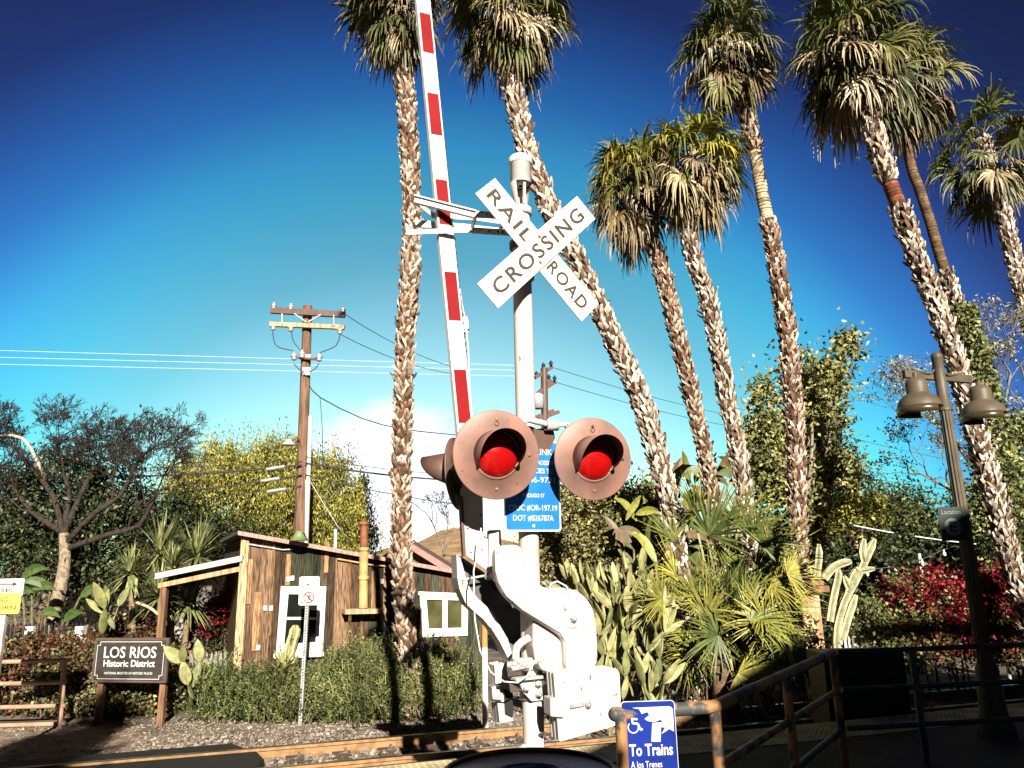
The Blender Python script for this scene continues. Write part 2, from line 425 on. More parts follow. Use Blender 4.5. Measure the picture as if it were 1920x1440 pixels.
tag(rocks('gravel', pts, rng.uniform(.005, .022, n) * np.where(rng.random(n) > .97, 2.2, 1), rng, [(.27, .22, .16), (.2, .16, .12), (.36, .31, .25)]), 'fine tan gravel and pebbles between the track and the bushes', 'gravel')

# rubber crossing panels on the left, with their end at the ballast, and brick paving beyond
def trk(u, w, z): p = RD0 + RDIR * u + RNRM * w; return Vector((p.x, p.y, z))
pe = (atz(478, 1412, .12) - RD0).dot(RDIR)
for (w0, w1, e) in ((.09, RSEP - .09, .02), (RSEP + .09, RSEP + 1.3, .12)):
    b = MB(); b.prism([trk(-14, w0, .001), trk(pe + e, w0, .001), trk(pe + e + .1, (w0 + w1) / 2, .001), trk(pe + e, w1, .001), trk(-14, w1, .001)], (0, 0, .135))
    b.build('crossing_panel', M_RUBBER, bevel=.02)['kind'] = 'structure'
b = MB(); b.prism([trk(-14, -.10, .001), trk(pe - .05, -.10, .001), trk(pe - .3, -.55, .001), trk(-14, -.55, .001)], (0, 0, .12))
b.build('crossing_panel', M_RUBBER, bevel=.04)['kind'] = 'structure'
mb_ = bpy.data.materials.new('brick_paving'); mb_.use_nodes = True
t_ = mb_.node_tree; bt = t_.nodes.new('ShaderNodeTexBrick'); bt.inputs['Scale'].default_value = 2.3
bt.inputs['Color1'].default_value = (.30, .22, .16, 1); bt.inputs['Color2'].default_value = (.17, .11, .08, 1); bt.inputs['Mortar'].default_value = (.05, .04, .03, 1)
bt.inputs['Mortar Size'].default_value = .02; bt.inputs['Bias'].default_value = -.1
cc_ = t_.nodes.new('ShaderNodeTexCoord'); t_.links.new(cc_.outputs['Object'], bt.inputs[0]); t_.links.new(bt.outputs[0], t_.nodes['Principled BSDF'].inputs['Base Color']); t_.nodes['Principled BSDF'].inputs['Roughness'].default_value = .85
sheet('brick_crossing', [trk(-18, -.56, .006), trk(pe - .5, -.56, .006), trk(pe - 1.3, -1.75, .006), trk(pe - 2.2, -3.0, .006), trk(-18, -3.0, .006)], mb_)

# raised platform on the camera side
PZ = .57
E0, E1 = atz(640, 1442, PZ), atz(1700, 1338, PZ)
ED = (E1 - E0); ED.z = 0; ED.normalize(); EN = Vector((ED.y, -ED.x, 0))
def plat(u, w, z=PZ): p = E0 + ED * u + EN * w; return Vector((p.x, p.y, z))
pu0 = -.25
sheet('platform', [plat(pu0, .0, 0.002), plat(40, .0, 0.002), plat(40, 30, 0.002), plat(pu0, 30, 0.002)], M_CONC, ext=(0, 0, PZ - .002))
tb = MB(); tb.prism([plat(pu0 + .1, .06, PZ + .003), plat(30, .06, PZ + .003), plat(30, .66, PZ + .003), plat(pu0 + .1, .66, PZ + .003)], (0, 0, .004))
for i in range(260):
    for j in range(9):
        p = plat(pu0 + .16 + i * .06, .10 + j * .062, PZ + .007)
        tb.lathe([(.013, 0), (.011, .005), (.001, .0055)], p, Z, 5)
tag(tb.build('tactile_strip', M_TACT), kind='structure')
# ------------------------------------------------------------------ crossing signal with its raised gate
YA = math.radians(27)
HA_ = Vector((math.cos(YA), math.sin(YA), 0)); NA = Vector((math.sin(YA), -math.cos(YA), 0))     # along the boards / towards the viewer
mx_ = at(984, 720, 5.5).x
MO = Vector((mx_, 5.5, 0))
sig = thing('crossing_signal', MO + Z * PZ, 'white railroad crossing signal with crossbuck, red lights and raised striped gate arm', 'crossing signal')
def zat(py, px=984, y=5.5): return at(px, py, y).z
ztop = zat(392)
m = MB().tube([MO + Z * (PZ + .0), MO + Z * ztop], .074, 24)
m.lathe([(.17, 0), (.17, .03), (.09, .05)], MO + Z * PZ, Z, 20)
mast = m.build('mast', M_WARMW, sig)
m = MB().lathe([(.074, 0), (.09, .003), (.09, .06), (.078, .066), (.02, .10)], MO + Z * (ztop - .06), Z, 20); m.build('mast_cap', M_WARMW, mast)
m = MB()
for py in (520, 1275, 1302): m.lathe([(.075, -.028), (.092, -.026), (.092, .026), (.075, .028)], MO + Z * zat(py), Z, 20)
m.build_pieces('collar', M_WARMW, mast)
# bell
bz = zat(345, 976); bc = Vector((at(976, 330, 5.5).x, 5.5, 0))
m = MB().lathe([(.02, -.02), (.088, -.0), (.086, .17), (.092, .172), (.096, .18), (.096, .222), (.086, .236), (.02, .242), (.001, .243)], bc + Z * bz, Z, 28)
bell = m.build('bell', M_WHITE, sig)
m = MB().lathe([(.084, -.004), (.084, -.001), (.001, .0)], bc + Z * (bz - .004), Z, 24); m.build('bell_mouth', M_BLACK, bell)
m = MB()
m.lathe([(.082, .006), (.088, .004), (.05, -.20), (.035, -.24), (.03, -.24), (.045, -.19)], bc + Z * bz, Z, 24, a0=math.radians(-150), a1=math.radians(75), ref=Vector((-1, .2, 0)))
m.bar(bc + Z * (bz + .0) + NA * .06, bc + Z * (bz - .2) + NA * .05, .02, .02, up=NA)
m.tube([bc + Z * (bz - .24), MO + Z * (ztop - .01)], .035, 12)
m.build('bell_bracket', M_WARMW, bell)

# crossbuck
cbp = MO + NA * .24
cbc = onp(1010, 469, cbp, NA)
D1, D2 = (HA_ + Z).normalized(), (HA_ - Z).normalized()
def board(c, d, s, L, w, name):
    m = MB(); m.prism([c + d * (sx * L / 2) + s * (sy * w / 2) for sx, sy in ((-1, -1), (1, -1), (1, 1), (-1, 1))], -NA * .012)
    return m.build(name, M_WHITE, sig, bevel=.003)
b1 = board(cbc, D2, D1, 1.26, .235, 'crossbuck_board')
b2 = board(cbc + NA * .016, D1, D2, 1.26, .235, 'crossbuck_board')
text('RAIL', cbc - D2 * .335 , D2, D1, .47, .112, M_LETTER, b1, bold=.014, sp=1.18)
text('ROAD', cbc + D2 * .352, D2, D1, .43, .112, M_LETTER, b1, bold=.014, sp=1.18)
text('CROSSING', cbc + NA * .016, D1, -D2, 1.10, .118, M_LETTER, b2, bold=.014, sp=1.22)
m = MB()
for s in (-1, 1): m.lathe([(.014, 0), (.014, .006), (.001, .01)], cbc + NA * .016 + Z * .105 * s, NA, 8)
m.build_pieces('bolt', M_RUSTPIPE, b2)
m = MB()
for dz in (-.13, .13):
    m.bar(MO + Z * (cbc.z + dz) , MO + Z * (cbc.z + dz) + NA * .215 , .05, .04)
    m.lathe([(.076, -.03), (.096, -.03), (.096, .03), (.076, .03)], MO + Z * (cbc.z + dz), Z, 16)
m.build('crossbuck_bracket', M_DARKBROWN, sig)

# signal lights
def light(px, py, p0, pn, yaw, r, nm='signal_light', tilt=.06, lens=True, label=None, m_disc=M_BROWN):
    n = Vector((math.sin(yaw), -math.cos(yaw), -tilt)).normalized()
    c = onp(px, py, p0, pn)
    m = MB(); m.lathe([(.001, -.012), (r - .004, -.012), (r, -.006), (r, .002), (r - .006, .006), (.17, .0), (.168, .012), (.155, .012)], c, n, 56)
    d = m.build(nm, m_disc, sig)
    if label: d['label'] = label
    m = MB(); m.lathe([(.17, -.012), (.165, -.07), (.13, -.16), (.06, -.17), (.001, -.17)], c, n, 28); m.build('housing', M_BLACK, d)
    m = MB(); R = .153; m.lathe([(R, .006), (R * .96, .018), (R * .8, .036), (R * .55, .052), (R * .28, .061), (.001, .064)], c, n, 36)
    m.build('lens', M_LENS, d)
    # visor: a sheet hood round the upper part of the lens
    for nm2, ra, mm in (('visor', .166, m_disc), ('visor_lining', .1635, M_BLACK)):
        vs = []; fs = []; na = 36; a0 = math.radians(128)
        zz = Z - n * Z.dot(n); zz.normalize(); xx = n.cross(zz)
        for i in range(na + 1):
            a = -a0 + 2 * a0 * i / na
            k = abs(a) / a0; ln = .235 * (1 - k ** 3.2) + .012
            for t in (0, .5, 1):
                vs.append(c + n * (.002 + ln * t) + (zz * math.cos(a) + xx * math.sin(a)) * (ra - .012 * t))
        for i in range(na):
            for t in range(2):
                q = (i * 3 + t, i * 3 + t + 1, (i + 1) * 3 + t + 1, (i + 1) * 3 + t)
                fs.append(q)
        m = MB().add(vs, fs, smooth=True); o = m.build(nm2, mm, d)
        if nm2 == 'visor':
            so_ = o.modifiers.new('solid', 'SOLIDIFY'); so_.thickness = .0015; so_.offset = 1
    m = MB()
    for sx, sy in ((0, .24), (0, -.235), (-.235, 0)):
        m.lathe([(.011, .002), (.011, .010), (.001, .013)], c + zz * sy * r / .305 + xx * sx * r / .305 + n * .0, n, 8)
    m.lathe([(.014, .004), (.017, .006), (.014, .008)], c + zz * .213 * r / .305 + n * .004, n, 10)
    m.build_pieces('bolt', M_RUSTPIPE, d)
    return c
M_LENS = mat('red_lens', (.30, .003, .003), .15, var=.1, scale=60, spec=.5, coat=.6, bump=.05, bscale=300)
lp = MO + NA * .34
cl = light(931, 852, lp, NA, math.radians(17), .305, label='brown round signal light on the left, with sunlit red lens')
cr = light(1112, 860, lp, NA, math.radians(17), .300, label='brown round signal light on the right, with darker red lens')
light(856, 888, MO + Vector((-.6, .02, 0)), Vector((0, -1, 0)), math.radians(-104), .27, m_disc=M_DARKBROWN, label='dark signal light turned away to the left')  # shade on its back is put into a darker paint
m = MB()
jc = onp(1034, 797, MO + NA * .16, NA)
m.tube([cl + NA * -.17, onp(960, 800, MO + NA * .17, NA), onp(990, 787, MO + NA * .165, NA), jc, onp(1062, 796, MO + NA * .17, NA), cr + NA * -.17 + Z * .05, cr - NA * .16], .024, 10)
m.tube([MO + Z * (jc.z - .08), MO + Z * (jc.z - .08) + Vector((-.45, .06, 0))], .022, 8)
m.lathe([(.04, -.05), (.042, -.05), (.042, .05), (.04, .05)], jc, HA_, 12)
m.build('light_crossarm', M_WARMW, sig)
m = MB(); jb = onp(1018, 826, MO + NA * .12, NA)
m.prism([jb + HA_ * x + Z * z for x, z in ((-.08, .08), (.09, .11), (.11, .03), (.05, -.09), (-.04, -.10))], -NA * .12); m.build('junction_box', M_DARKBROWN, sig, bevel=.008)

# blue information sign
sp = MO + NA * .115
q = [onp(x, y, sp, NA) for x, y in ((944, 998), (1055, 995), (1036, 838))]
sc_ = onp(1000, 918, sp, NA)
sw, sh = .46, .66
sgn = MB(); 
def rrect(c, xd, yd, w, h, r, k=5):
    o = []
    for cx, cy, a in ((1, 1, 0), (-1, 1, 90), (-1, -1, 180), (1, -1, 270)):
        for i in range(k + 1):
            t = math.radians(a + 90 * i / k); o.append(c + xd * (cx * (w / 2 - r) + r * math.cos(t)) + yd * (cy * (h / 2 - r) + r * math.sin(t)))
    return o
sc_ = (q[0] + q[1]) / 2 + Z * (sh / 2)
sb = MB().prism(rrect(sc_, HA_, Z, sw, sh, .025), -NA * .004).build('information_sign', M_LWHITE, sig)
MB().prism(rrect(sc_ + NA * .002, HA_, Z, sw - .025, sh - .025, .02), -NA * .0015).build('blue_panel', M_BLUE, sb)
for body, w, h, v in (('METROLINK', .34, .045, .245), ('TO REPORT CROSSING', .39, .033, .165), ('EMERGENCIES TO', .36, .036, .105), ('888-446-9721', .37, .043, .04), ('VERDUGO ST', .19, .028, -.075), ('CPUC #OR-197.19', .395, .045, -.165), ('DOT #026787A', .33, .045, -.238)):
    text(body, sc_ + NA * .002 + Z * v, HA_, Z, w, h, M_LWHITE, sb, bold=.004)
MB().lathe([(.012, 0), (.012, .004), (.001, .005)], sc_ + NA * .002 - Z * .292, NA, 10).build('bolt', M_LWHITE, sb)

# gate arm
GO = MO + Vector((-.46, -.06, 0)); gn = Vector((math.sin(math.radians(22)), -math.cos(math.radians(22)), 0))
A0, A1 = at(884, 945, 5.42), at(786, -60, 5.42)
ad_ = (A1 - A0).normalized(); AL = (A1 - A0).length
gh = (HA_ - ad_ * HA_.dot(ad_)).normalized(); gn = gh.cross(ad_); gn = gn if gn.y < 0 else -gn
gw, gt = .128, .05
m = MB(); m.prism([A0 + gh * x * gw / 2 + gn * y * gt / 2 for x, y in ((-1, -1), (1, -1), (1, 1), (-1, 1))], ad_ * (AL + .9))
arm = m.build('gate_arm', M_WHITE, sig, bevel=.004)
def arm_t(py):
    lo, hi = 0, AL + .5
    for _ in range(40):
        mid = (lo + hi) / 2
        if proj(A0 + ad_ * mid + gn * gt / 2)[1] > py: lo = mid
        else: hi = mid
    return lo
for y0, y1 in ((793, 693), (601, 510), (421, 337), (253, 175), (99, 25), (-48, -120)):
    t0, t1 = arm_t(y0), arm_t(y1); s = gw / 2 - .014
    c = gn * (gt / 2 + .002)
    m = MB().prism([A0 + ad_ * t0 - gh * s + c, A0 + ad_ * t0 + gh * s + c, A0 + ad_ * t1 + gh * s + c, A0 + ad_ * t1 - gh * s + c], -gn * .0015)
    m.build('red_stripe', M_RED, arm)
# wavy cable and lamp on the arm
pts = []
for i in range(241):
    t = 1.15 + i * (AL - 1.2) / 240; pts.append(A0 + ad_ * t + gh * (gw / 2 + .012 + .007 * math.sin(i * 1.55)) + gn * .005 * math.cos(i * 1.55))
MB().tube(pts, .0045, 5).build('cable', M_WIRE, arm)
lt = arm_t(605); lc = A0 + ad_ * lt + gh * (gw / 2 + .035)
m = MB().prism(rrect(lc, gh, ad_, .05, .13, .015), -gn * .05)
for k in range(5): m.bar(lc + ad_ * (-.04 + .02 * k) - gh * .02 + gn * .001, lc + ad_ * (-.04 + .02 * k) + gh * .02 + gn * .001, .006, .006)
m.tube([lc + ad_ * .06, lc + ad_ * .12 - gh * .01, lc + ad_ * .3 - gh * .02], .006, 6)
m.tube([lc - ad_ * .06, lc - ad_ * .2, lc - ad_ * .5 - gh * .02, lc - ad_ * .9 - gh * .03], .008, 6)
m.build('arm_lamp', M_WARMW, arm)

# bracket holding the raised arm: one bar in front of it, one behind
fr = GO - Vector((0, .06, 0)); rr = GO + Vector((0, .18, 0)); yv = Vector((0, -1, 0))
def strip(pl, p0, wz, name_m):
    pp = [onp(x, y, p0, yv) for x, y in pl]
    for a, b in zip(pp[:-1], pp[1:]): name_m.bar(a, b + (b - a).normalized() * .012, .05, wz)
m = MB()
f0 = MO + Vector((0, -.16, 0))
a, b_, c_ = at(778, 373, 5.30), at(893, 402, 5.30), at(932, 404, 5.34)
e = at(972, 408, 5.42)
m.bar(a, b_, .012, .055); m.bar(b_, c_, .012, .055); m.bar(c_, e, .012, .055)
m.bar(a + Z * .022, b_ + Z * .022, .05, .010); m.bar(a - Z * .022 + Vector((0, .02, 0)), b_ - Z * .022 + Vector((0, .02, 0)), .035, .008)
a2, b2_, c2_, d2_ = at(780, 379, 5.34), at(812, 404, 5.62), at(895, 409, 5.60), at(972, 420, 5.52)
m.bar(a2, b2_, .012, .045); m.bar(b2_, c2_, .012, .045); m.bar(c2_, d2_, .012, .045)
a, b_, c_, d_ = at(763, 435, 5.36), at(779, 419, 5.60), at(886, 428, 5.60), at(970, 438, 5.52)
m.bar(a, b_, .012, .05); m.bar(b_, c_, .014, .06); m.bar(c_, d_, .014, .055)
a3, b3_ = at(763, 436, 5.34), at(822, 434, 5.34)
m.bar(a3, b3_, .012, .04); m.bar(b3_, at(885, 432, 5.40), .012, .035); m.bar(at(885, 432, 5.40), at(965, 437, 5.42), .012, .05)
m.bar(at(893, 402, 5.3), at(884, 430, 5.4), .012, .05); m.bar(at(945, 408, 5.36), at(937, 436, 5.42), .012, .04)
gb = m.build('arm_bracket', M_WHITE, sig)
m = MB()
for x, y in ((903, 399), (913, 401), (923, 403), (900, 430), (918, 433), (934, 435), (942, 436)):
    m.lathe([(.009, 0), (.009, .008), (.001, .01)], at(x, y, 5.31), yv, 8)
m.build_pieces('bolt', M_RUSTPIPE, gb)

# gate mechanism: two S shaped counterweight arms, casing, adaptor plates
PN = Vector((math.sin(math.radians(20)), -math.cos(math.radians(20)), 0))
nearp = MO + PN * .27
def tr(pl, p0, n=PN): return [onp(x, y, p0, n) for x, y in pl]
def smooth_poly(pl, it=1):
    for _ in range(it):
        o = []
        for i in range(len(pl)):
            a, b = pl[i], pl[(i + 1) % len(pl)]
            o += [(a[0] * .78 + b[0] * .22, a[1] * .78 + b[1] * .22), (a[0] * .22 + b[0] * .78, a[1] * .22 + b[1] * .78)]
        pl = o
    return pl
NEAR = [(927, 1024), (979, 1020), (982, 1053), (987, 1078), (996, 1091), (1073, 1122), (1090, 1139), (1097, 1162), (1094, 1213), (1093, 1264), (1060, 1264), (1058, 1204), (1050, 1190), (978, 1146), (947, 1119), (933, 1094), (928, 1070)]
m = MB().prism(tr(smooth_poly(NEAR, 2), nearp), -PN * .075)
na_ = m.build('counterweight_arm', M_WARMW, sig, bevel=.016)
# raised rim along its lower edge
rim = [(930, 1030), (931, 1070), (937, 1092), (950, 1115), (980, 1141), (1052, 1185), (1062, 1203), (1064, 1258)]
MB().tube(tr(rim, nearp + PN * .002), .012, 8).build('rim', M_WARMW, na_)
hub = onp(1071, 1155, nearp, PN)
m = MB().lathe([(.085, -.004), (.080, .010), (.062, .014), (.05, .004), (.018, .004), (.018, .03), (.001, .03)], hub, PN, 24); m.build('hub', M_DIRTYW, na_)
m = MB().lathe([(.026, .002), (.026, .02), (.014, .022), (.014, .05), (.001, .05)], hub + HA_ * .012 - Z * .02, PN, 6); m.build('nut', M_STEEL, na_)
CASE = [(1000, 1112), (1032, 1102), (1062, 1102), (1088, 1110), (1106, 1128), (1116, 1150), (1121, 1193), (1122, 1250), (1097, 1264), (1000, 1264)]
m = MB().prism(tr(smooth_poly(CASE, 2), nearp - PN * .06), -PN * .20); m.build('gate_mechanism', M_WARMW, sig, bevel=.02)
m = MB().tube(tr([(1030, 1104), (1033, 1094), (1045, 1090), (1062, 1099), (1068, 1120)], nearp - PN * .05), .006, 6); m.build('cable', M_LWHITE, sig)
# far arm, a channel whose web is set back behind its flange
farp = MO - PN * .10
FAR = [(859, 1040), (862, 1100), (876, 1130), (908, 1158), (940, 1202), (962, 1252), (1030, 1258), (1012, 1190), (985, 1150), (945, 1110), (915, 1078)]
m = MB().prism(tr(FAR, farp - PN * .12), -PN * .03)
fa = m.build('counterweight_arm', mat('shaded_white_grey', (.12, .12, .115), .6, var=.4), sig)  # white metal in shade; the shade is put into this grey
m = MB(); pl = tr([(859, 1040), (861, 1085), (865, 1105), (876, 1130), (890, 1143), (908, 1158), (926, 1180), (940, 1202), (953, 1228), (962, 1252)], farp)
pr = tr([(862, 1040), (874, 1085), (882, 1105), (896, 1122), (908, 1133), (925, 1150), (938, 1174), (952, 1198), (960, 1226), (965, 1252)], farp)
pm = [p - PN * .15 for p in pl]
for i in range(len(pl) - 1):
    m.add([pl[i], pl[i + 1], pr[i + 1], pr[i]], [(0, 1, 2, 3)]); m.add([pl[i], pl[i + 1], pm[i + 1], pm[i]], [(0, 1, 2, 3)])
o = m.build('flange', M_DIRTYW, fa); s_ = o.modifiers.new('solid', 'SOLIDIFY'); s_.thickness = .012
m = MB(); tp = tr([(859, 1040), (915, 1078), (945, 1110)], farp)
for i in range(2): m.add([tp[i], tp[i + 1], tp[i + 1] - PN * .15, tp[i] - PN * .15], [(0, 1, 2, 3)])
o = m.build('flange', M_BLACK, fa); s_ = o.modifiers.new('solid', 'SOLIDIFY'); s_.thickness = .01  # black stands in for the shaded top of the white channel
m = MB().bar(onp(864, 1087, farp, PN), onp(915, 1078, farp, PN), .02, .012); m.build('stay_bar', M_DIRTYW, fa)
# plates joining the gate arm to the counterweight arms
plp = MO + Vector((-.30, -.08, 0))
PL = [(864, 915), (905, 912), (907, 1008), (915, 1011), (916, 1072), (905, 1064), (872, 1040), (868, 1027)]
m = MB().prism(tr(PL, plp), -PN * .02); ap = m.build('adaptor_plate', M_WARMW, sig, bevel=.003)
m = MB().prism(tr([(862, 930), (868, 930), (874, 1042), (869, 1044)], plp + PN * .012), -PN * .05); m.build('edge_angle', M_DARKBROWN, ap)
m = MB()
for x, y in ((877, 989), (901, 988), (904, 1029), (883, 1034), (902, 1000)): m.lathe([(.010, 0), (.010, .008), (.001, .01)], onp(x, y, plp, PN), PN, 8)
m.build_pieces('bolt', M_STEEL, ap)
m = MB().prism(tr([(917, 994), (940, 993), (942, 1052), (930, 1086), (917, 1086)], plp - PN * .03), -PN * .06); m.build('adaptor_block', M_WARMW, sig, bevel=.012)
m = MB().lathe([(.03, 0), (.03, .02), (.015, .022), (.015, .04), (.001, .04)], onp(915, 1080, plp + PN * .01, PN), PN, 12); m.build('pivot_bolt', M_STEEL, sig)
m = MB().tube(tr([(902, 990), (899, 1030), (891, 1056), (888, 1070), (889, 1120), (890, 1160), (900, 1220), (920, 1260), (945, 1278), (970, 1280), (988, 1268), (1000, 1245), (1008, 1238)], MO + PN * .20), .0055, 6); m.build('cable', M_LWHITE, sig)

# counterweights: stacks of cast plates
def stack(pl, p0, n_, th, nm, m_):
    o = thing_part = None
    m = MB()
    for k in range(n_):
        ins = .0 if k % 2 == 0 else .006
        pts = tr(pl, p0); c = sum(pts, Vector()) / len(pts)
        pts = [c + (p - c) * (1 - ins * 2) - PN * (k * th) for p in pts]
        m.prism(pts, -PN * (th - .003))
    return m.build(nm, m_, sig, bevel=.004)
wp = MO + PN * .36
WR = [(1038, 1262), (1042, 1259), (1148, 1252), (1158, 1255), (1162, 1263), (1166, 1352), (1164, 1358), (1052, 1391), (1048, 1389)]
cw = stack(WR, wp, 5, .028, 'counterweight', M_DIRTYW)
m = MB(); ha = onp(1068, 1324, wp, PN); hb = onp(1094, 1319, wp, PN)
m.bar(ha + PN * .012, hb + PN * .012, .02, .022); m.build('handle', M_STEEL, cw)
MB().lathe([(.025, 0), (.025, .01), (.014, .012), (.014, .03), (.001, .03)], onp(1102, 1322, wp, PN), PN, 8).build('bolt', M_STEEL, cw)
MB().prism(tr([(1032, 1309), (1057, 1309), (1059, 1346), (1033, 1344)], wp + PN * .03), -PN * .12).build('clamp', M_DIRTYW, cw, bevel=.008)
wl = MO + Vector((-.26, .1, 0))
WL = [(927, 1247), (949, 1243), (957, 1296), (963, 1352), (937, 1357), (930, 1290)]
cw2 = stack(WL, wl, 5, .03, 'counterweight', M_DIRTYW)
MB().prism(tr([(922, 1288), (938, 1285), (941, 1314), (924, 1317)], wl + PN * .03), -PN * .1).build('clamp', M_STEEL, cw2, bevel=.006)
m = MB(); m.prism(tr([(945, 1292), (962, 1300), (962, 1345), (948, 1338)], wl - PN * .01 + PN * .03), -PN * .02); m.build('clamp_plate', M_BLACK, cw2)
# clamps and U bolts round the mast
m = MB(); cz = zat(1275, 991)
m.prism([MO + NA * .10 + HA_ * x + Z * (cz + z) for x, z in ((-.16, .03), (.17, .03), (.15, .0), (.10, -.05), (.08, -.12), (-.06, -.12), (-.12, -.06))], -NA * .03)
m.bar(MO + NA * .09 - HA_ * .2 + Z * (cz + .035), MO + NA * .09 + HA_ * .2 + Z * (cz + .035), .12, .018)
cp = m.build('mast_clamp', M_DIRTYW, sig, bevel=.004)
m = MB()
for x, y in ((986, 1291), (1009, 1302), (1008, 1282), (1022, 1278)): m.lathe([(.022, 0), (.022, .015), (.012, .016), (.012, .04), (.001, .04)], onp(x, y, MO + NA * .11, NA), NA, 6)
m.build_pieces('nut', M_STEEL, cp)
MB().tube([onp(1010, 1285, MO + NA * .10, NA), onp(1032, 1281, MO + NA * .10, NA)], .015, 8).build('rod', M_STEEL, cp)
m = MB(); kp = MO + NA * .14
m.tube(tr([(967, 1236), (967, 1222), (970, 1212), (978, 1204), (992, 1196)], kp, NA), .027, 10)
m.box(onp(978, 1245, kp, NA), .13, .07, .075, Matrix((HA_, NA, Z)).transposed())
m.tube(tr([(955, 1246), (1022, 1240)], kp + NA * .03, NA), .016, 8); m.tube(tr([(958, 1254), (992, 1248)], kp + NA * .05, NA), .018, 8)
hb_ = m.build('release_handle', M_DIRTYW, sig)
m = MB()
for x, y in ((955, 1247), (966, 1245), (973, 1249), (983, 1247), (1012, 1238), (1018, 1237)): m.lathe([(.024, -.012), (.024, .014), (.012, .015), (.012, .03), (.001, .03)], onp(x, y, kp + NA * .05, NA), (HA_ + NA * .6), 6)
m.build_pieces('nut', M_STEEL, hb_)
m = MB(); m.tube([onp(1012, 1378, MO + NA * .08, NA), onp(1022, 1375, MO + NA * .14, NA)], .012, 8); m.build('bolt', M_DARKBROWN, mast)
m = MB().tube([MO - HA_ * .12 + NA * .10 + Z * zat(1392), MO - HA_ * .19 + NA * .12 + Z * (zat(1405) ), MO - HA_ * .24 + NA * .12 + Z * zat(1440), MO - HA_ * .25 + NA * .12 + Z * PZ], .03, 10); m.build('conduit', M_DIRTYW, sig)
# ------------------------------------------------------------------ palms
G_GREEN = [(.07, .09, .024), (.095, .11, .028), (.045, .06, .02), (.14, .14, .04)]
G_DRY = [(.36, .29, .17), (.26, .19, .10), (.46, .39, .27), (.17, .12, .065)]
def frond(rng, c, az, el, Lp, Lb, droop, hang, tint, tip, nseg=34, pet=True, spread=115, face=None):
    """a fan leaf: arching stalk, pleated blade of narrow segments whose ends hang"""
    ca, sa = math.cos(az), math.sin(az)
    d = np.array([ca * math.cos(el), sa * math.cos(el), math.sin(el)])
    Qs = []; Ts = []
    ts = np.linspace(0, 1, 6)[:, None]
    path = np.array(c)[None] + d[None] * Lp * ts + np.array([0, 0, -1.])[None] * droop * Lp * ts ** 2 * .45
    d2 = path[-1] - path[-2]; d2 = d2 / np.linalg.norm(d2)
    s = np.cross(d2, [0, 0, 1.]); ns = np.linalg.norm(s)
    s = s / ns if ns > .05 else np.array([-sa, ca, 0])
    if face is not None: s = np.cross(d2, face); s /= np.linalg.norm(s)
    roll = rng.normal() * (.6 if face is None else .3)
    nb = np.cross(s, d2); s = s * math.cos(roll) + nb * math.sin(roll); nb = np.cross(s, d2)
    if pet:
        w = .02
        for i in range(5):
            a, b = path[i], path[i + 1]
            for o in (s, nb):
                Qs.append(np.array([[a - o * w, b - o * w, b + o * w, a + o * w]])); Ts.append(np.tile(np.array(tint) * .9 + np.array([.12, .09, .03]), (1, 4, 1)))
    ph = np.radians(np.linspace(-spread, spread, nseg)) + rng.normal(size=nseg) * .03
    e = np.cos(ph)[:, None] * d2 + np.sin(ph)[:, None] * s + nb * (.25 * np.abs(np.sin(ph)))[:, None] - nb * .05
    e = e / np.linalg.norm(e, axis=1, keepdims=True)
    L = Lb * (.72 + .28 * np.cos(ph)) * rng.uniform(.75, 1.15, nseg)
    steps = 5; P = [np.tile(path[-1], (nseg, 1))]; cur = e.copy()
    hg = hang * rng.uniform(.35, 1.7, nseg)
    for k in range(steps):
        u = (k + 1) / steps
        cur = cur + np.array([0, 0, -1.]) * (hg * max(0, u - .25) ** 1.1)[:, None] * .9 + rng.normal(size=cur.shape) * .055
        cur = cur / np.linalg.norm(cur, axis=1, keepdims=True)
        P.append(P[-1] + cur * (L / steps)[:, None])
    wm = 2 * math.radians(spread) * .42 * Lb / nseg * 1.15
    prof = [.10, .85, 1.0, .62, .36, .06]
    side = -np.sin(ph)[:, None] * d2 + np.cos(ph)[:, None] * s
    fold = nb[None] * ((np.arange(nseg) % 2) * 2 - 1)[:, None] * .35
    sd = side + fold
    for k in range(steps):
        a, b = P[k], P[k + 1]; wa, wb = wm * prof[k] / 2, wm * prof[k + 1] / 2
        Qs.append(np.stack([a - sd * wa, b - sd * wb, b + sd * wb, a + sd * wa], 1))
        ta = np.array(tint) * (1 - (k / steps) ** 2.6) + np.array(tip) * (k / steps) ** 2.6
        tb = np.array(tint) * (1 - ((k + 1) / steps) ** 2.6) + np.array(tip) * ((k + 1) / steps) ** 2.6
        j = rng.uniform(.75, 1.25, (nseg, 1))
        T = np.stack([ta * j, tb * j, tb * j, ta * j], 1); Ts.append(T)
    return np.concatenate(Qs), np.concatenate(Ts)

def interp(pts, step):
    """resample a polyline through a Catmull-Rom spline"""
    P = [pts[0] * 2 - pts[1]] + pts + [pts[-1] * 2 - pts[-2]]; o = []
    for i in range(1, len(P) - 2):
        n = max(2, int((P[i + 1] - P[i]).length / step))
        for k in range(n):
            t = k / n; a, b, c, d = P[i - 1], P[i], P[i + 1], P[i + 2]
            o.append(.5 * ((2 * b) + (c - a) * t + (2 * a - 5 * b + 4 * c - d) * t * t + (3 * b - a - 3 * c + d) * t ** 3))
    o.append(pts[-1]); return o

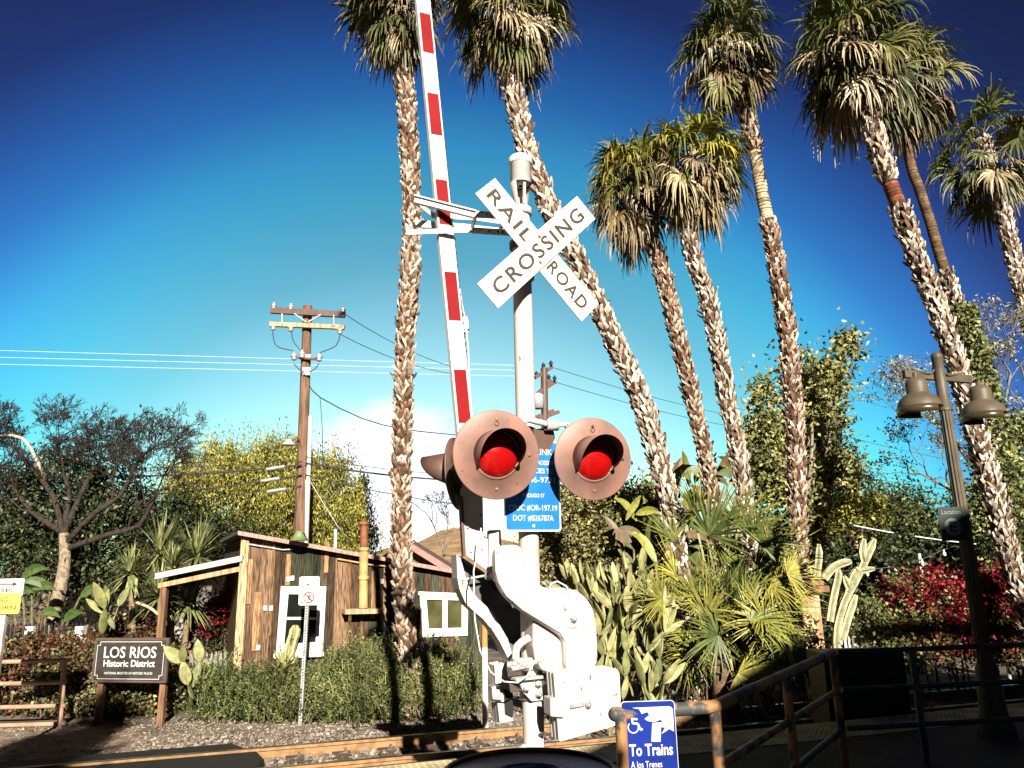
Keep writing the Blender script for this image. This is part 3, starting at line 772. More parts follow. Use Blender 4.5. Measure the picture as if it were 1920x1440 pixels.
def palm_trunk(rng, root, path, rads, boots=True, bare=None, name='trunk', core=(.07, .04, .025), pal=None, bw=1.15, ystep=.078):
    """path bottom to top (points), rads matching; old leaf bases stick out in a spiral lattice except in bare stretches (fractions)"""
    pts = interp(path, .25)
    Ls = [0]
    for a, b in zip(pts[:-1], pts[1:]): Ls.append(Ls[-1] + (b - a).length)
    T = Ls[-1]
    def rad(f):
        x = f * (len(rads) - 1); i = min(int(x), len(rads) - 2); return rads[i] * (1 - (x - i)) + rads[i + 1] * (x - i)
    m = MB()
    r_ = []
    for i, p in enumerate(pts):
        f = Ls[i] / T; inb = any(a <= f <= b for a, b, _ in (bare or []))
        r_.append(rad(f) * (.86 if boots and not inb else (.74 if boots else 1.0)))
    m.tube(pts, r_, 14, tint=core)  # dark core paints the shade in the gaps between leaf bases
    if not boots or bare:
        for a, b, cl in (bare or [(0, 1, core)]):
            h = a * T + .02
            while h < b * T:
                f = h / T; i = max(k for k in range(len(Ls)) if Ls[k] <= h); i = min(i, len(pts) - 2)
                d = (pts[i + 1] - pts[i]).normalized(); c = pts[i] + d * (h - Ls[i]); rr = rad(f) * (.76 if boots else 1.02)
                k = rng.uniform(.6, 1.3); t = tuple(x * k for x in cl)
                m.lathe([(rr, 0), (rr * 1.06, .03), (rr * 1.02, .05), (rr, .055)], c, d, 12, tint=t); h += rng.uniform(.05, .075)
    pal = pal or [(.52, .40, .28), (.42, .30, .19), (.30, .19, .11), (.60, .50, .38), (.22, .13, .08)]
    if boots:
        h = 0.02; row = 0
        while h < T - .05:
            f = h / T
            if not any(a <= f <= b for a, b, _ in (bare or [])):
                i = max(0, min(len(pts) - 2, next((k for k in range(len(Ls)) if Ls[k] > h), len(Ls) - 1) - 1))
                d = (pts[i + 1] - pts[i]).normalized(); c = pts[i] + d * (h - Ls[i]); R = rad(f)
                x = Vector((1, 0, 0)); x = (x - d * x.dot(d)).normalized(); y = d.cross(x)
                nb = 11
                for k in range(nb):
                    a = 2 * math.pi * (k + .5 * (row % 2)) / nb + rng.normal() * .10
                    o = x * math.cos(a) + y * math.sin(a); s = d.cross(o)
                    sk = rng.normal() * .35 + (.85 if (row % 2) else -.85)
                    wv = R * .46 * rng.uniform(.75, 1.15) * bw; L = rng.uniform(.09, .20) * (R / .18) ** .5
                    bb = c + o * R * .80 + d * rng.normal() * .02
                    lean = rng.uniform(.16, .42)
                    tip = bb + d * L + o * L * lean + s * sk * L * .55
                    col = pal[rng.integers(0, len(pal))]; kk = rng.uniform(.7, 1.25); col = tuple(q * kk for q in col); dk = tuple(q * .55 for q in col)  # lower parts and undersides coloured darker, as shade between the leaf bases
                    th = o * -.025
                    wt = wv * rng.uniform(.25, .6)
                    vs = [bb - s * wv / 2, bb + s * wv / 2, bb + s * wv * .42 + (tip - bb) * .6 + o * .012, tip + s * wt / 2, tip - s * wt / 2 + d * rng.normal() * .02, bb - s * wv * .42 + (tip - bb) * .6 + o * .012]
                    n0 = len(m.v); m.v += [tuple(q) for q in vs] + [tuple(q + th) for q in vs[2:]]; m.t += [dk, dk, col, col, col, col] + [dk] * 4
                    for q in ((0, 1, 2, 5), (5, 2, 3, 4), (3, 2, 6, 7), (4, 3, 7, 8), (5, 4, 8, 9), (2, 1, 6), (0, 5, 9)):
                        m.f.append(tuple(z + n0 for z in q)); m.sm.append(False)
            h += ystep * rng.uniform(.9, 1.1); row += 1
    return m.build(name, M_BARK, root)

def palm(seed, trunk_px, Y, w_px, label, crown_px, crown_r, nf=62, dry=.35, skirt=14, boots=True, bare=None, green=1.0, el=(-64, 78), base_y=None, pal=None, core=(.07, .04, .025), hang=.75, up=8, Lmul=1.0, rootz=0, bw=1.0):
    rng = np.random.default_rng(seed)
    pts = [at(x, y, Y) for x, y in trunk_px][::-1]       # bottom first
    b = pts[0]
    if b.z > 0:
        d = (pts[0] - pts[1]); q = pts[0] + d * (b.z / max(.3, -d.z)) if d.z < -.05 else Vector((b.x, b.y, 0)); q.x = b.x + max(-.8, min(.8, q.x - b.x)); q.z = 0; pts = [q] + pts
    cc = at(crown_px[0], crown_px[1], Y); pts = pts + [cc]
    D = (cc - CAM).dot(FW); R = crown_r / FPX * D
    root = thing('fan_palm_tree', pts[0], label, 'palm tree', 'tall fan palms beside the track')
    if isinstance(w_px, tuple): w0, w1 = w_px
    else: w0 = w1 = w_px
    r0 = w0 / FPX * (pts[1] - CAM).dot(FW) / 2 * .79; r1 = w1 / FPX * D / 2 * .79
    palm_trunk(rng, root, pts, [r0, r0, (r0 + r1) / 2, r1, r1], boots, bare, core=core, pal=pal, bw=bw)
    Q, T = [], []
    for i in range(nf):
        f = (i + .5) / nf
        e = math.radians(el[1] + (el[0] - el[1]) * f ** .85) + rng.normal() * .12
        az = i * 2.39996 + rng.normal() * .2
        isdry = rng.random() < dry * (f ** 2) * 1.5
        g = np.array((G_DRY if isdry else G_GREEN)[rng.integers(0, 4)]) * (1 if isdry else np.array([green * (1 + .25 * (green > 1)), green * (1 + .08 * (green > 1)), 1.0]))
        tp = np.array(G_DRY[rng.integers(0, 4)]) * (.9 if not isdry else 1.0)
        if not isdry and f < .35: tp = g * 1.3
        elif not isdry: tp = g * .4 + tp * .6
        Lt = R * rng.uniform(.6, 1.12) * Lmul
        base = np.array(cc) + np.array([0, 0, -.42 * R * f])
        q, t = frond(rng, base, az, e, Lt * .56, Lt * .72, .45 + .35 * f, hang + .55 + .6 * f, g, tp)
        Q.append(q); T.append(t)
    build_quads('crown', np.concatenate(Q), np.concatenate(T), M_LEAF, root)
    if skirt:
        Q, T = [], []
        for i in range(skirt):
            az = i * 2.39996 + rng.normal() * .3; g = G_DRY[rng.integers(0, 4)]
            base = np.array(cc) + np.array([0, 0, -R * rng.uniform(.30, .62)])
            # keep the skirt on the trunk line
            i0 = min(range(len(pts)), key=lambda k: abs(pts[k].z - base[2])); 
            for a, b2 in zip(pts[:-1], pts[1:]):
                if a.z <= base[2] <= b2.z: 
                    tt = (base[2] - a.z) / max(1e-3, b2.z - a.z); base[:2] = np.array(a + (b2 - a) * tt)[:2]
            q, t = frond(rng, base, az, math.radians(rng.uniform(-78, -50)), R * .25, R * .52, .9, 1.6, g, G_DRY[rng.integers(0, 4)], nseg=22, spread=70)
            Q.append(q); T.append(t)
        build_quads('dead_skirt', np.concatenate(Q), np.concatenate(T), M_LEAF, root)
    return root, pts

PALE = [(.58, .50, .41), (.48, .40, .31), (.33, .25, .18), (.66, .60, .51), (.16, .10, .07)]
BRN = [(.50, .39, .30), (.40, .29, .21), (.27, .16, .10), (.58, .48, .39), (.14, .085, .055)]
palm(11, [(757, 130), (768, 300), (772, 400), (768, 520), (760, 640), (755, 800), (752, 950), (755, 1100), (762, 1190)], 12.0, (44, 40), 'straight fan palm just left of the raised gate arm, in front of the shack', (746, -15), 112, nf=66, dry=.6, skirt=22, pal=BRN)
palm(12, [(955, 110), (967, 190), (985, 270), (1010, 340), (1045, 420), (1080, 485), (1115, 560), (1160, 655), (1200, 745), (1232, 850), (1257, 960), (1275, 1070)], 11.6, (48, 44), 'strongly curved fan palm passing behind the crossbuck', (952, -15), 124, nf=70, dry=.42, skirt=14, pal=PALE)
palm(13, [(1205, 420), (1232, 480), (1262, 590), (1285, 690), (1308, 790), (1328, 880), (1338, 960)], 12.8, (33, 36), 'short brown trunked palm, left one of the close pair right of the crossbuck', (1185, 325), 98, nf=76, dry=.8, skirt=26, pal=BRN, green=1.5, hang=1.1, el=(-72, 72))
palm(14, [(1295, 460), (1322, 545), (1345, 640), (1362, 740), (1380, 830), (1395, 920), (1405, 1020)], 12.3, (36, 36), 'palm with yellow green fans, right one of the close pair', (1292, 290), 108, nf=72, dry=.6, skirt=24, pal=PALE, green=1.7, hang=1.2, el=(-72, 74))
palm(15, [(1395, 195), (1412, 270), (1432, 380), (1448, 450), (1466, 560), (1478, 640), (1488, 760), (1494, 900), (1497, 1030), (1498, 1150)], 13.6, (40, 36), 'tall palm with a bare smooth band high on its trunk', (1360, 68), 106, nf=70, dry=.35, skirt=10, pal=BRN, bare=[(.665, .785, (.50, .38, .24))])
palm(16, [(1622, 170), (1640, 250), (1660, 320), (1690, 400), (1722, 490), (1762, 590), (1795, 690), (1822, 780), (1850, 880), (1880, 1000), (1915, 1120)], 12.0, (46, 42), 'leaning palm with a red brown band, behind the twin street lamp', (1597, 58), 128, nf=78, dry=.42, skirt=14, pal=PALE, bare=[(.69, .735, (.19, .065, .035))])
palm(17, [(1703, 290), (1722, 350), (1745, 420), (1762, 480), (1790, 560), (1812, 640), (1838, 740), (1862, 850), (1890, 990)], 14.0, (36, 28), 'slimmer dark palm right behind the leaning palm, trunk ivy clad below', (1690, 130), 108, nf=62, dry=.35, skirt=16, pal=PALE, bare=[(.62, .98, (.14, .09, .05))])
palm(18, [(1868, 350), (1885, 420), (1905, 500), (1930, 600), (1960, 720)], 20.0, (34, 34), 'palm at the right edge with open crown and separate fans', (1842, 258), 104, nf=34, dry=.35, skirt=10, pal=PALE, el=(-60, 70), hang=.7)

# hanging dark fruit cluster under the pair of palms
rng = np.random.default_rng(8)
# ------------------------------------------------------------------ wooden shack
HS = at(450, 1100, 12.3); HE = at(868, 1100, 13.9); HS.z = HE.z = 0
hu = (HE - HS).normalized(); hn = Vector((hu.y, -hu.x, 0)); hb = -hn
def hp(x, y, o=0.0): return onp(x, y, HS + hn * o, hn)
house = thing('wooden_shack', HS, 'weathered board shack with sloping roof and white framed windows', 'shack')
HW = (HE - HS).length + .35
ra, rb = hp(455, 1004), hp(865, 1077)
def roof_z(u): return ra.z + (rb.z - ra.z) * (u - (ra - HS).dot(hu)) / ((rb - ra).dot(hu))
rng = random.Random(21)
m = MB(); u = 0.0
BC = [(.055, .056, .038), (.07, .068, .045), (.10, .07, .045), (.15, .09, .055), (.05, .054, .036), (.13, .08, .05), (.22, .135, .08), (.06, .066, .042)]
while u < HW:
    w = rng.uniform(.10, .24); w = min(w, HW - u + .02)
    k = BC[rng.randrange(len(BC))]; kf = rng.uniform(.42, 1.0); c = tuple(q * kf for q in k)
    if u > 3.0: c = tuple(q * 1.25 for q in c)
    zt = roof_z(u) - .02; z0 = 0; o = rng.uniform(0, .012)
    cuts = [0, zt] if rng.random() < .5 else [0, rng.uniform(.5, zt - .4), zt]
    for za, zb in zip(cuts[:-1], cuts[1:]):
        kf = rng.uniform(.75, 1.3); cc = tuple(q * kf for q in c)
        p = HS + hu * u + hn * (o - .03)
        zl, zr = (roof_z(u) - .02, roof_z(u + w) - .02) if zb == zt else (zb, zb)
        m.prism([p + Z * za, p + hu * (w - .006) + Z * za, p + hu * (w - .006) + Z * zr, p + Z * zl], hn * .03, tint=cc)
    if rng.random() < .35:
        p = HS + hu * u + hn * .012; k2 = rng.uniform(.7, 1.3); zz = rng.uniform(.1, zt * .6)
        m.prism([p - hu * .02 + Z * zz, p + hu * .025 + Z * zz, p + hu * .025 + Z * (zt - .01), p - hu * .02 + Z * (zt - .01)], hn * .014, tint=(.22 * k2, .13 * k2, .07 * k2))
    u += w
for (px, py, w, h) in ((480, 1165, .10, .9), (468, 1090, .06, .7), (540, 1068, .08, .5), (612, 1045, .07, .5), (700, 1115, .08, .8)):
    p = hp(px, py, .014); m.prism([p + hu * (sx * w / 2) + Z * (sz * h / 2) for sx, sz in ((-1, -1), (1, -1), (1, 1), (-1, 1))], hn * .01, tint=(.34, .20, .10))
m.build('board_wall', M_BOARD, house)
m = MB(); p0 = HS + hb * .05
m.prism([p0 + Z * 0, HS + hu * HW + hb * .05, HS + hu * HW + hb * .05 + Z * (roof_z(HW) - .05), p0 + Z * (roof_z(0) - .05)], hb * 4.0, tint=(.09, .06, .035)); m.build('inner_walls', M_BOARD, house)
m = MB(); q0 = HS + hn * .06
m.prism([q0 - hu * .03 + Z * 0, q0 + hu * .09 + Z * 0, q0 + hu * .09 + Z * (roof_z(.09) - .02), q0 - hu * .03 + Z * (roof_z(0) - .02)], hb * .10, tint=(.52, .36, .20)); m.build('corner_post', M_BOARD, house)
m = MB()
ea = HS - hu * .10 + hn * .16; eb = HS + hu * (HW + .1) + hn * .16
m.prism([ea + Z * roof_z(-.10), eb + Z * roof_z(HW + .1), eb + Z * (roof_z(HW + .1) + .055), ea + Z * (roof_z(-.10) + .055)], hb * 4.4)
rf = m.build('roof', mat('roofing_felt', (.12, .09, .08), .9, bump=.4), house)
m = MB(); ea += hn * .024; eb += hn * .024
m.prism([ea + Z * (roof_z(-.10) - .015), eb + Z * (roof_z(HW + .1) - .015), eb + Z * (roof_z(HW + .1) + .05), ea + Z * (roof_z(-.10) + .05)], hb * .022); m.build('fascia', mat('faded_pink_trim', (.36, .22, .19), .8, var=.4, scale=8, stretch=(8, 8, 1)), rf)
# windows
def frame(outer, inner, dep, nm, mm, par, off=.05):
    o = [hp(x, y, off) for x, y in outer]; i = [hp(x, y, off) for x, y in inner]
    m = MB()
    for k in range(4):
        j = (k + 1) % 4; m.prism([o[k], o[j], i[j], i[k]], -hn * dep)
    return m.build(nm, mm, par, bevel=.004)
w1 = frame([(527, 1099), (612, 1100), (605, 1226), (517, 1231)], [(541, 1114), (596, 1115), (592, 1204), (533, 1208)], .05, 'window', M_WHITE, house)
MB().prism([hp(x, y, .012) for x, y in ((541, 1114), (596, 1115), (592, 1204), (533, 1208))], hb * .01).build('glass', M_GLASS, w1)
MB().prism([hp(x, y, .035) for x, y in ((536, 1157), (594, 1157), (594, 1162), (536, 1162))], hb * .02).build('sash_bar', M_WHITE, w1)
MB().prism([hp(x, y, .09) for x, y in ((513, 1226), (607, 1222), (607, 1231), (513, 1235))], hb * .03).build('sill', M_WHITE, w1)
w2 = frame([(787, 1111), (878, 1115), (877, 1192), (793, 1195)], [(800, 1124), (866, 1126), (866, 1177), (804, 1179)], .05, 'window', M_WHITE, house)
M_CURT = mat('olive_curtain_glass', (.085, .08, .035), .12, col2=(.05, .05, .02), scale=3)
for x0, x1 in ((802, 831), (838, 866)):
    MB().prism([hp(x, y, .015) for x, y in ((x0, 1125), (x1, 1126), (x1, 1177), (x0, 1178))], hb * .01).build('pane', M_CURT, w2)
MB().prism([hp(x, y, .045) for x, y in ((830, 1125), (839, 1125), (839, 1178), (830, 1178))], hb * .03).build('mullion', M_WHITE, w2)
MB().prism([hp(x, y, .075) for x, y in ((785, 1109), (880, 1113), (880, 1119), (785, 1116))], hb * .03).build('head_trim', M_WHITE, w2)
# stove pipe on its shelf
sp_ = thing('stove_pipe', hp(682, 1140, .16), 'yellowed metal stove pipe with rusty top rising from a shelf on the shack wall', 'stove pipe')
M_YEL = mat('yellowed_pipe', (.52, .36, .14), .55, col2=(.40, .22, .08), scale=6); M_RUST2 = mat('rusty_pipe', (.20, .07, .03), .7, var=.4)
MB().tube([hp(681, 1140, .16), hp(682, 1030, .16)], .075, 14).build('lower_pipe', M_YEL, sp_)
MB().tube([hp(682, 1030, .16), hp(682, 982, .16)], .066, 14).build('upper_pipe', M_RUST2, sp_)
MB().lathe([(.07, -.03), (.11, -.01), (.10, .02), (.02, .05)], hp(682, 982, .16), Z, 14).build('cap', M_RUST2, sp_)
m = MB()
for py in (1030, 1084): m.lathe([(.078, -.03), (.088, -.03), (.088, .03), (.078, .03)], hp(682, py, .16), Z, 14)
m.build('collar', M_YEL, sp_)
sh_ = thing('wall_shelf', hp(688, 1146, .02), 'rough wooden shelf bracketed to the shack wall under the stove pipe', 'shelf')
MB().prism([hp(x, y, .30) for x, y in ((647, 1143), (724, 1141), (724, 1150), (647, 1152))], hb * .28).build('board', M_TANWOOD, sh_)
for px in (656, 716):
    MB().bar(hp(px, 1149, .26), hp(px, 1180, .02), .05, .05).build('bracket', M_WOOD, sh_)
# gooseneck lamp with a green shade at the roof edge
gl = thing('barn_lamp', hp(563, 1020, .2), 'green cone shaded lamp on the roof edge of the shack', 'lamp')
MB().lathe([(.03, .16), (.16, 0), (.155, 0), (.02, .15)], hp(560, 1014, .28), Z, 20).build('lamp_shade', mat('green_enamel', (.16, .22, .08), .4), gl)
MB().tube([hp(560, 1012, .28) + Z * .15, hp(560, 1000, .24), hp(570, 1000, .1), hp(576, 1012, .0)], .012, 6).build('arm', M_BLACK, gl)
MB().tube([hp(463, 1020, .04), hp(530, 1031, .04), hp(548, 1030, .04)], .014, 6).build('wall_conduit', M_STEEL, house)
MB().tube([hp(633, 1048, .05), hp(700, 1060, .05), hp(732, 1062, .05)], .016, 6).build('wall_pipe', M_YEL, house)
m = MB()
for px, py in ((497, 1140), (508, 1140), (548, 1084), (540, 1086), (716, 1090), (484, 1214)):
    m = MB().box(hp(px, py, .03), .06, .02, .08, Matrix((hu, hn, Z)).transposed()); m.build('tin_patch', M_STEEL, house)
# vents standing on the roof
for px, py0, py1, c in ((575, 1016, 900, 0), (629, 1028, 992, 1)):
    p = hp(px, py0, -.4); q = hp(px, py1, -.4)
    MB().tube([p - Z * .2, q], .03, 8).build('vent_pipe', M_WARMW, house)
# lean-to roof on the left of the shack
lt_ = thing('lean_to_roof', hp(305, 1190), 'low pale edged lean-to roof on posts at the left of the shack', 'lean-to')
la, lb = at(291, 1083, 12.6), hp(455, 1049, .10)
bk = Vector((0, 1, 0)) * 2.6 - Z * .06
MB().prism([la, lb, lb + Z * .06, la + Z * .06], bk).build('roof', M_BLACK, lt_)
fv = Vector((0, -.02, 0)); MB().prism([la + fv - Z * .025, lb + fv - Z * .025, lb + fv + Z * .065, la + fv + Z * .065], (0, .018, 0)).build('fascia', M_WARMW, lt_)
MB().prism([at(296, 1094, 12.66), hp(450, 1062, .06), hp(450, 1071, .06), at(296, 1103, 12.66)], (0, .06, 0)).build('beam', M_TANWOOD, lt_)
for px, d in ((309, 12.7), (326, 13.6)):
    p = at(px, 1100, d); MB().box((p.x, p.y, p.z / 2), .1, .1, p.z).build('post', M_WOOD, lt_)
# gabled house behind
gh_ = thing('gabled_house', at(775, 1080, 19), 'dim house with a reddish gable roof behind the shack', 'house')
M_ROOFR = mat('red_brown_roof', (.10, .055, .045), .9)
ga, gb_, gc = at(695, 1066, 18), at(764, 1022, 18), at(838, 1068, 18)
for a, b in ((ga, gb_), (gc, gb_)):
    d = (b - a).normalized(); a2 = a - d * .4
    MB().prism([a2, b, b + Z * .12, a2 + Z * .12], (0, 1.6, 0)).build('roof', M_ROOFR, gh_)
    MB().prism([a2 + V(0, -.03, -.06), b + V(0, -.03, -.06), b + V(0, -.03, .10), a2 + V(0, -.03, .10)], (0, .028, 0)).build('fascia', mat('pink_trim', (.30, .17, .14), .8), gh_)
MB().prism([ga + V(0, .3, 0), gb_ + V(0, .3, 0), gc + V(0, .3, 0), V(gc.x, gc.y + .3, 0), V(ga.x, ga.y + .3, 0)], (0, 1.2, 0)).build('walls', M_WOOD, gh_)
# house glimpsed at the far left
fl = thing('shaded_house', at(220, 1190, 22), 'shaded house with brown eave and pale wall behind the bare tree', 'house')
p = at(238, 1075, 22); MB().box((p.x, 23.5, (p.z) / 2), 5.0, 3, p.z).build('walls', mat('shaded_plaster', (.30, .28, .25), .9), fl)
MB().box((p.x, 23.3, p.z + .15), 5.8, 4.2, .28).build('roof', M_WOOD, fl)

# ------------------------------------------------------------------ signs
def sign_post(px0, py0, px1, py1, Y, w, label, nm='signpost'):
    a = at(px1, py1, Y); b = at(px0, py0, Y); return Vector((a.x, Y, 0)), b
nt_b = atz(563, 1360, 0); Yn = nt_b.y
nts = thing('no_trespassing_sign', nt_b, 'small white no dumping no trespassing sign on a perforated steel post', 'sign')
top = at(579, 1088, Yn)
xv = Vector((1, 0, 0)); lx = V(top.x, Yn, 0)
m = MB().bar(nt_b - Z * .05, V(lx.x, Yn, top.z), .05, .05, up=V(0, -1, 0)); po = m.build('post', M_STEEL, nts)
m = MB()
pd = (V(lx.x, Yn, top.z) - nt_b)
for i in range(52):
    m.lathe([(.010, 0), (.001, .001)], nt_b + pd * ((i + .5) / 52) + V(0, -.026, 0), V(0, -1, 0), 6)
m.build('hole_row', M_BLACK, po)
c = at(580, 1107, Yn - .04); sW = 42 / FPX * 10.3; s1 = MB().prism(rrect(at(580, 1097, Yn - .035), xv, Z, sW, 34 / FPX * 10.3, .03), (0, .006, 0)).build('sign_plate', M_WHITE, nts)
text('NO', at(580, 1088, Yn - .035), xv, Z, .07, .045, M_LETTER, s1, bold=.01); text('DUMPING', at(580, 1096, Yn - .035), xv, Z, .19, .042, M_LETTER, s1, bold=.01); text('TRESPASSING', at(580, 1102, Yn - .035), xv, Z, .26, .042, M_LETTER, s1, bold=.01)
c2 = at(579, 1120, Yn - .04); s2 = MB().prism(rrect(c2, xv, Z, sW * .98, 31 / FPX * 10.3, .03), (0, .006, 0)).build('sign_plate', M_WHITE, nts)
m = MB(); m.lathe([(.083, .0), (.083, .003), (.068, .003), (.068, .0)], c2 + V(0, -.001, 0), V(0, -1, 0), 32)
m.bar(c2 + V(-.05, -.004, .05), c2 + V(.05, -.004, -.05), .014, .003, up=V(0, -1, 0)); m.build('prohibition_symbol', M_RED, s2)
m = MB(); k = c2 + V(0, -.0025, 0)
m.lathe([(.011, 0), (.011, .001), (.001, .001)], k + V(.012, 0, .035), V(0, -1, 0), 10)
for a, b in (((.01, .025), (.0, -.01)), ((.0, -.01), (.02, -.045)), ((.0, -.01), (-.025, -.035)), ((.008, .018), (-.025, .0)), ((.008, .018), (.035, .01))): m.bar(k + V(a[0], 0, a[1]), k + V(b[0], 0, b[1]), .012, .002, up=V(0, -1, 0))
m.build('walker_symbol', M_LETTER, s2)
MB().prism(rrect(c2 + V(-.10, -.002, -.07), xv, Z, .04, .03, .006), (0, .001, 0)).build('emblem', mat('teal_emblem', (.03, .3, .4), .5), s2)
# quiet zone signs at the left edge, seen edge on at the frame
lk = thing('look_sign', V(at(8, 1200, 9.6).x, 9.6, 0), 'white LOOK sign above a yellow NO TRAIN HORN plate at the left edge', 'sign')
pz = at(8, 1100, 9.6).z
MB().box((at(8, 1150, 9.65).x, 9.65, pz / 2), .07, .05, pz).build('post', M_WARMW, lk)
cW = at(-20, 1102, 9.6); sa = MB().prism(rrect(cW, xv, Z, .86, .21, .015), (0, .006, 0)).build('white_plate', M_WHITE, lk)
text('LOOK', at(-10, 1107, 9.6), xv, Z, .50, .055, M_LETTER, sa)
m = MB(); a = at(-50, 1095, 9.595); b = at(27, 1095, 9.595); m.bar(a, b, .014, .002, up=V(0, -1, 0)); m.prism([b + V(-.02, 0, -.025), b + V(.04, 0, 0), b + V(-.02, 0, .025)], (0, -.002, 0)); m.build('arrow', M_LETTER, sa)
M_YELS = mat('yellow_sign', (.62, .55, .10), .5, var=.1)
cY = at(-22, 1132, 9.6); sy_ = MB().prism(rrect(cY, xv, Z, .80, .255, .03), (0, .006, 0)).build('yellow_plate', M_YELS, lk)
text('NO', at(7, 1124, 9.6), xv, Z, .12, .07, M_LETTER, sy_); text('TRAIN HORN', at(-20, 1140, 9.6), xv, Z, .66, .055, M_LETTER, sy_)
# LOS RIOS wooden sign
Yl = 11.9
lr = thing('historic_district_sign', V(at(243, 1300, Yl).x, Yl, 0), 'brown wooden LOS RIOS Historic District sign on two posts', 'sign')
ux = (at(312, 1235, Yl - .12) - at(172, 1240, Yl + .12)); ux.z = 0; ux.normalize(); un = Vector((ux.y, -ux.x, 0))
cL = at(243, 1238, Yl); lw = 148 / FPX * Yl * 1.0; lh = 75 / FPX * Yl
M_SIGNW = mat('dark_sign_wood', (.042, .034, .026), .7, col2=(.022, .018, .014), scale=6, stretch=(.6, .6, 9))
M_SIGNE = mat('sign_frame_wood', (.085, .06, .048), .8)
fb = MB().prism([cL + ux * (x * lw / 2) + Z * (z * lh / 2) for x, z in ((-1, -1), (1, -1), (1, 1), (-1, 1))], -un * .05).build('sign_board', M_SIGNE, lr, bevel=.006)
MB().prism([cL + un * .003 + ux * (x * (lw / 2 - .04)) + Z * (z * (lh / 2 - .035)) for x, z in ((-1, -1), (1, -1), (1, 1), (-1, 1))], -un * .004).build('sign_face', M_SIGNW, fb)
m = MB(); bx, bz_, nk = lw / 2 - .06, lh / 2 - .055, .05
bp_ = [(-bx + nk, bz_), (bx - nk, bz_), (bx - nk, bz_ - nk), (bx, bz_ - nk), (bx, -bz_ + nk), (bx - nk, -bz_ + nk), (bx - nk, -bz_), (-bx + nk, -bz_), (-bx + nk, -bz_ + nk), (-bx, -bz_ + nk), (-bx, bz_ - nk), (-bx + nk, bz_ - nk)]
for k in range(12):
    a, b = bp_[k], bp_[(k + 1) % 12]; m.bar(cL + un * .005 + ux * a[0] + Z * a[1], cL + un * .005 + ux * b[0] + Z * b[1], .008, .002, up=un)
m.build('border', M_LWHITE, fb)
text('LOS RIOS', cL + un * .004 + Z * .115, ux, Z, .90, .165, M_LWHITE, fb, bold=.012)
text('Historic District', cL + un * .004 - Z * .045, ux, Z, .88, .10, M_LWHITE, fb, bold=.02)
text('NATIONAL REGISTER OF HISTORIC PLACES', cL + un * .004 - Z * .185, ux, Z, .82, .034, M_LWHITE, fb, bold=.006)
for s in (-.40, .42):
    p = cL + ux * s * lw * 1.02 - un * .10; MB().box((p.x, p.y, cL.z / 2), .085, .085, cL.z).build('post', M_WOOD, lr)
# blue accessibility sign by the ramp
Yt = 4.3
ts = thing('to_trains_sign', at(1218, 1430, Yt), 'blue wheelchair ramp sign reading To Trains, on the handrail', 'sign')
ct = at(1218, 1383, Yt - .05); tw = 96 / FPX * 4.2; th_ = 120 / FPX * 4.2
tux = V(math.cos(.06), math.sin(.06), 0); tun = V(tux.y, -tux.x, 0)
tp_ = MB().prism(rrect(ct, tux, Z, tw, th_, .02), -tun * .004).build('sign_plate', M_LWHITE, ts)
MB().prism(rrect(ct + tun * .002, tux, Z, tw - .006, th_ - .006, .018), -tun * .0015).build('blue_face', mat('deep_blue', (.005, .02, .19), .28, var=.2), tp_)
text('To Trains', ct + tun * .002 + tux * .003 - Z * .058, tux, Z, .232, .058, M_LWHITE, tp_, bold=.02)
text('A los Trenes', ct + tun * .002 - tux * .025 - Z * .128, tux, Z, .165, .032, M_LWHITE, tp_)
kw = ct + tun * .0022 - tux * .085 + Z * .075
def wp2(x, z): return kw + tux * x + Z * z
m = MB(); m.lathe([(.011, 0), (.011, .001), (.001, .001)], wp2(-.005, .048), tun, 12)
m.lathe([(.031, 0), (.031, .001), (.024, .001), (.024, 0)], wp2(.0, -.022), tun, 22, a0=math.radians(45), a1=math.radians(300))
for a, b in (((-.005, .034), (-.002, -.002)), ((-.002, -.002), (.026, -.004)), ((.026, -.004), (.038, -.036)), ((.038, -.036), (.05, -.03)), ((-.004, .02), (.025, .018))): m.bar(wp2(*a), wp2(*b), .010, .001, up=tun)
m.build('wheelchair_symbol', mat('grey_symbol', (.45, .5, .56), .5), tp_)

MB().prism([onp(x, y, ct + tun * .0022, tun) for x, y in [(1185.1, 1327.3), (1198.1, 1329.4), (1203.3, 1338.5), (1213.8, 1334.6), (1217.7, 1341.1), (1208.5, 1347.6), (1213.8, 1351.5), (1226.8, 1354.1), (1238.5, 1348.9), (1242.4, 1354.1), (1222.9, 1355.9), (1221.6, 1390.6), (1238.5, 1390.6), (1239.3, 1363.2), (1247.6, 1363.8), (1240.3, 1376.2), (1255.4, 1366.4), (1263.8, 1371.6), (1261.4, 1329.4), (1258.0, 1325.5), (1254.1, 1324.2)]], -tun * .001).build('peeled_patch', M_WHITE, tp_)
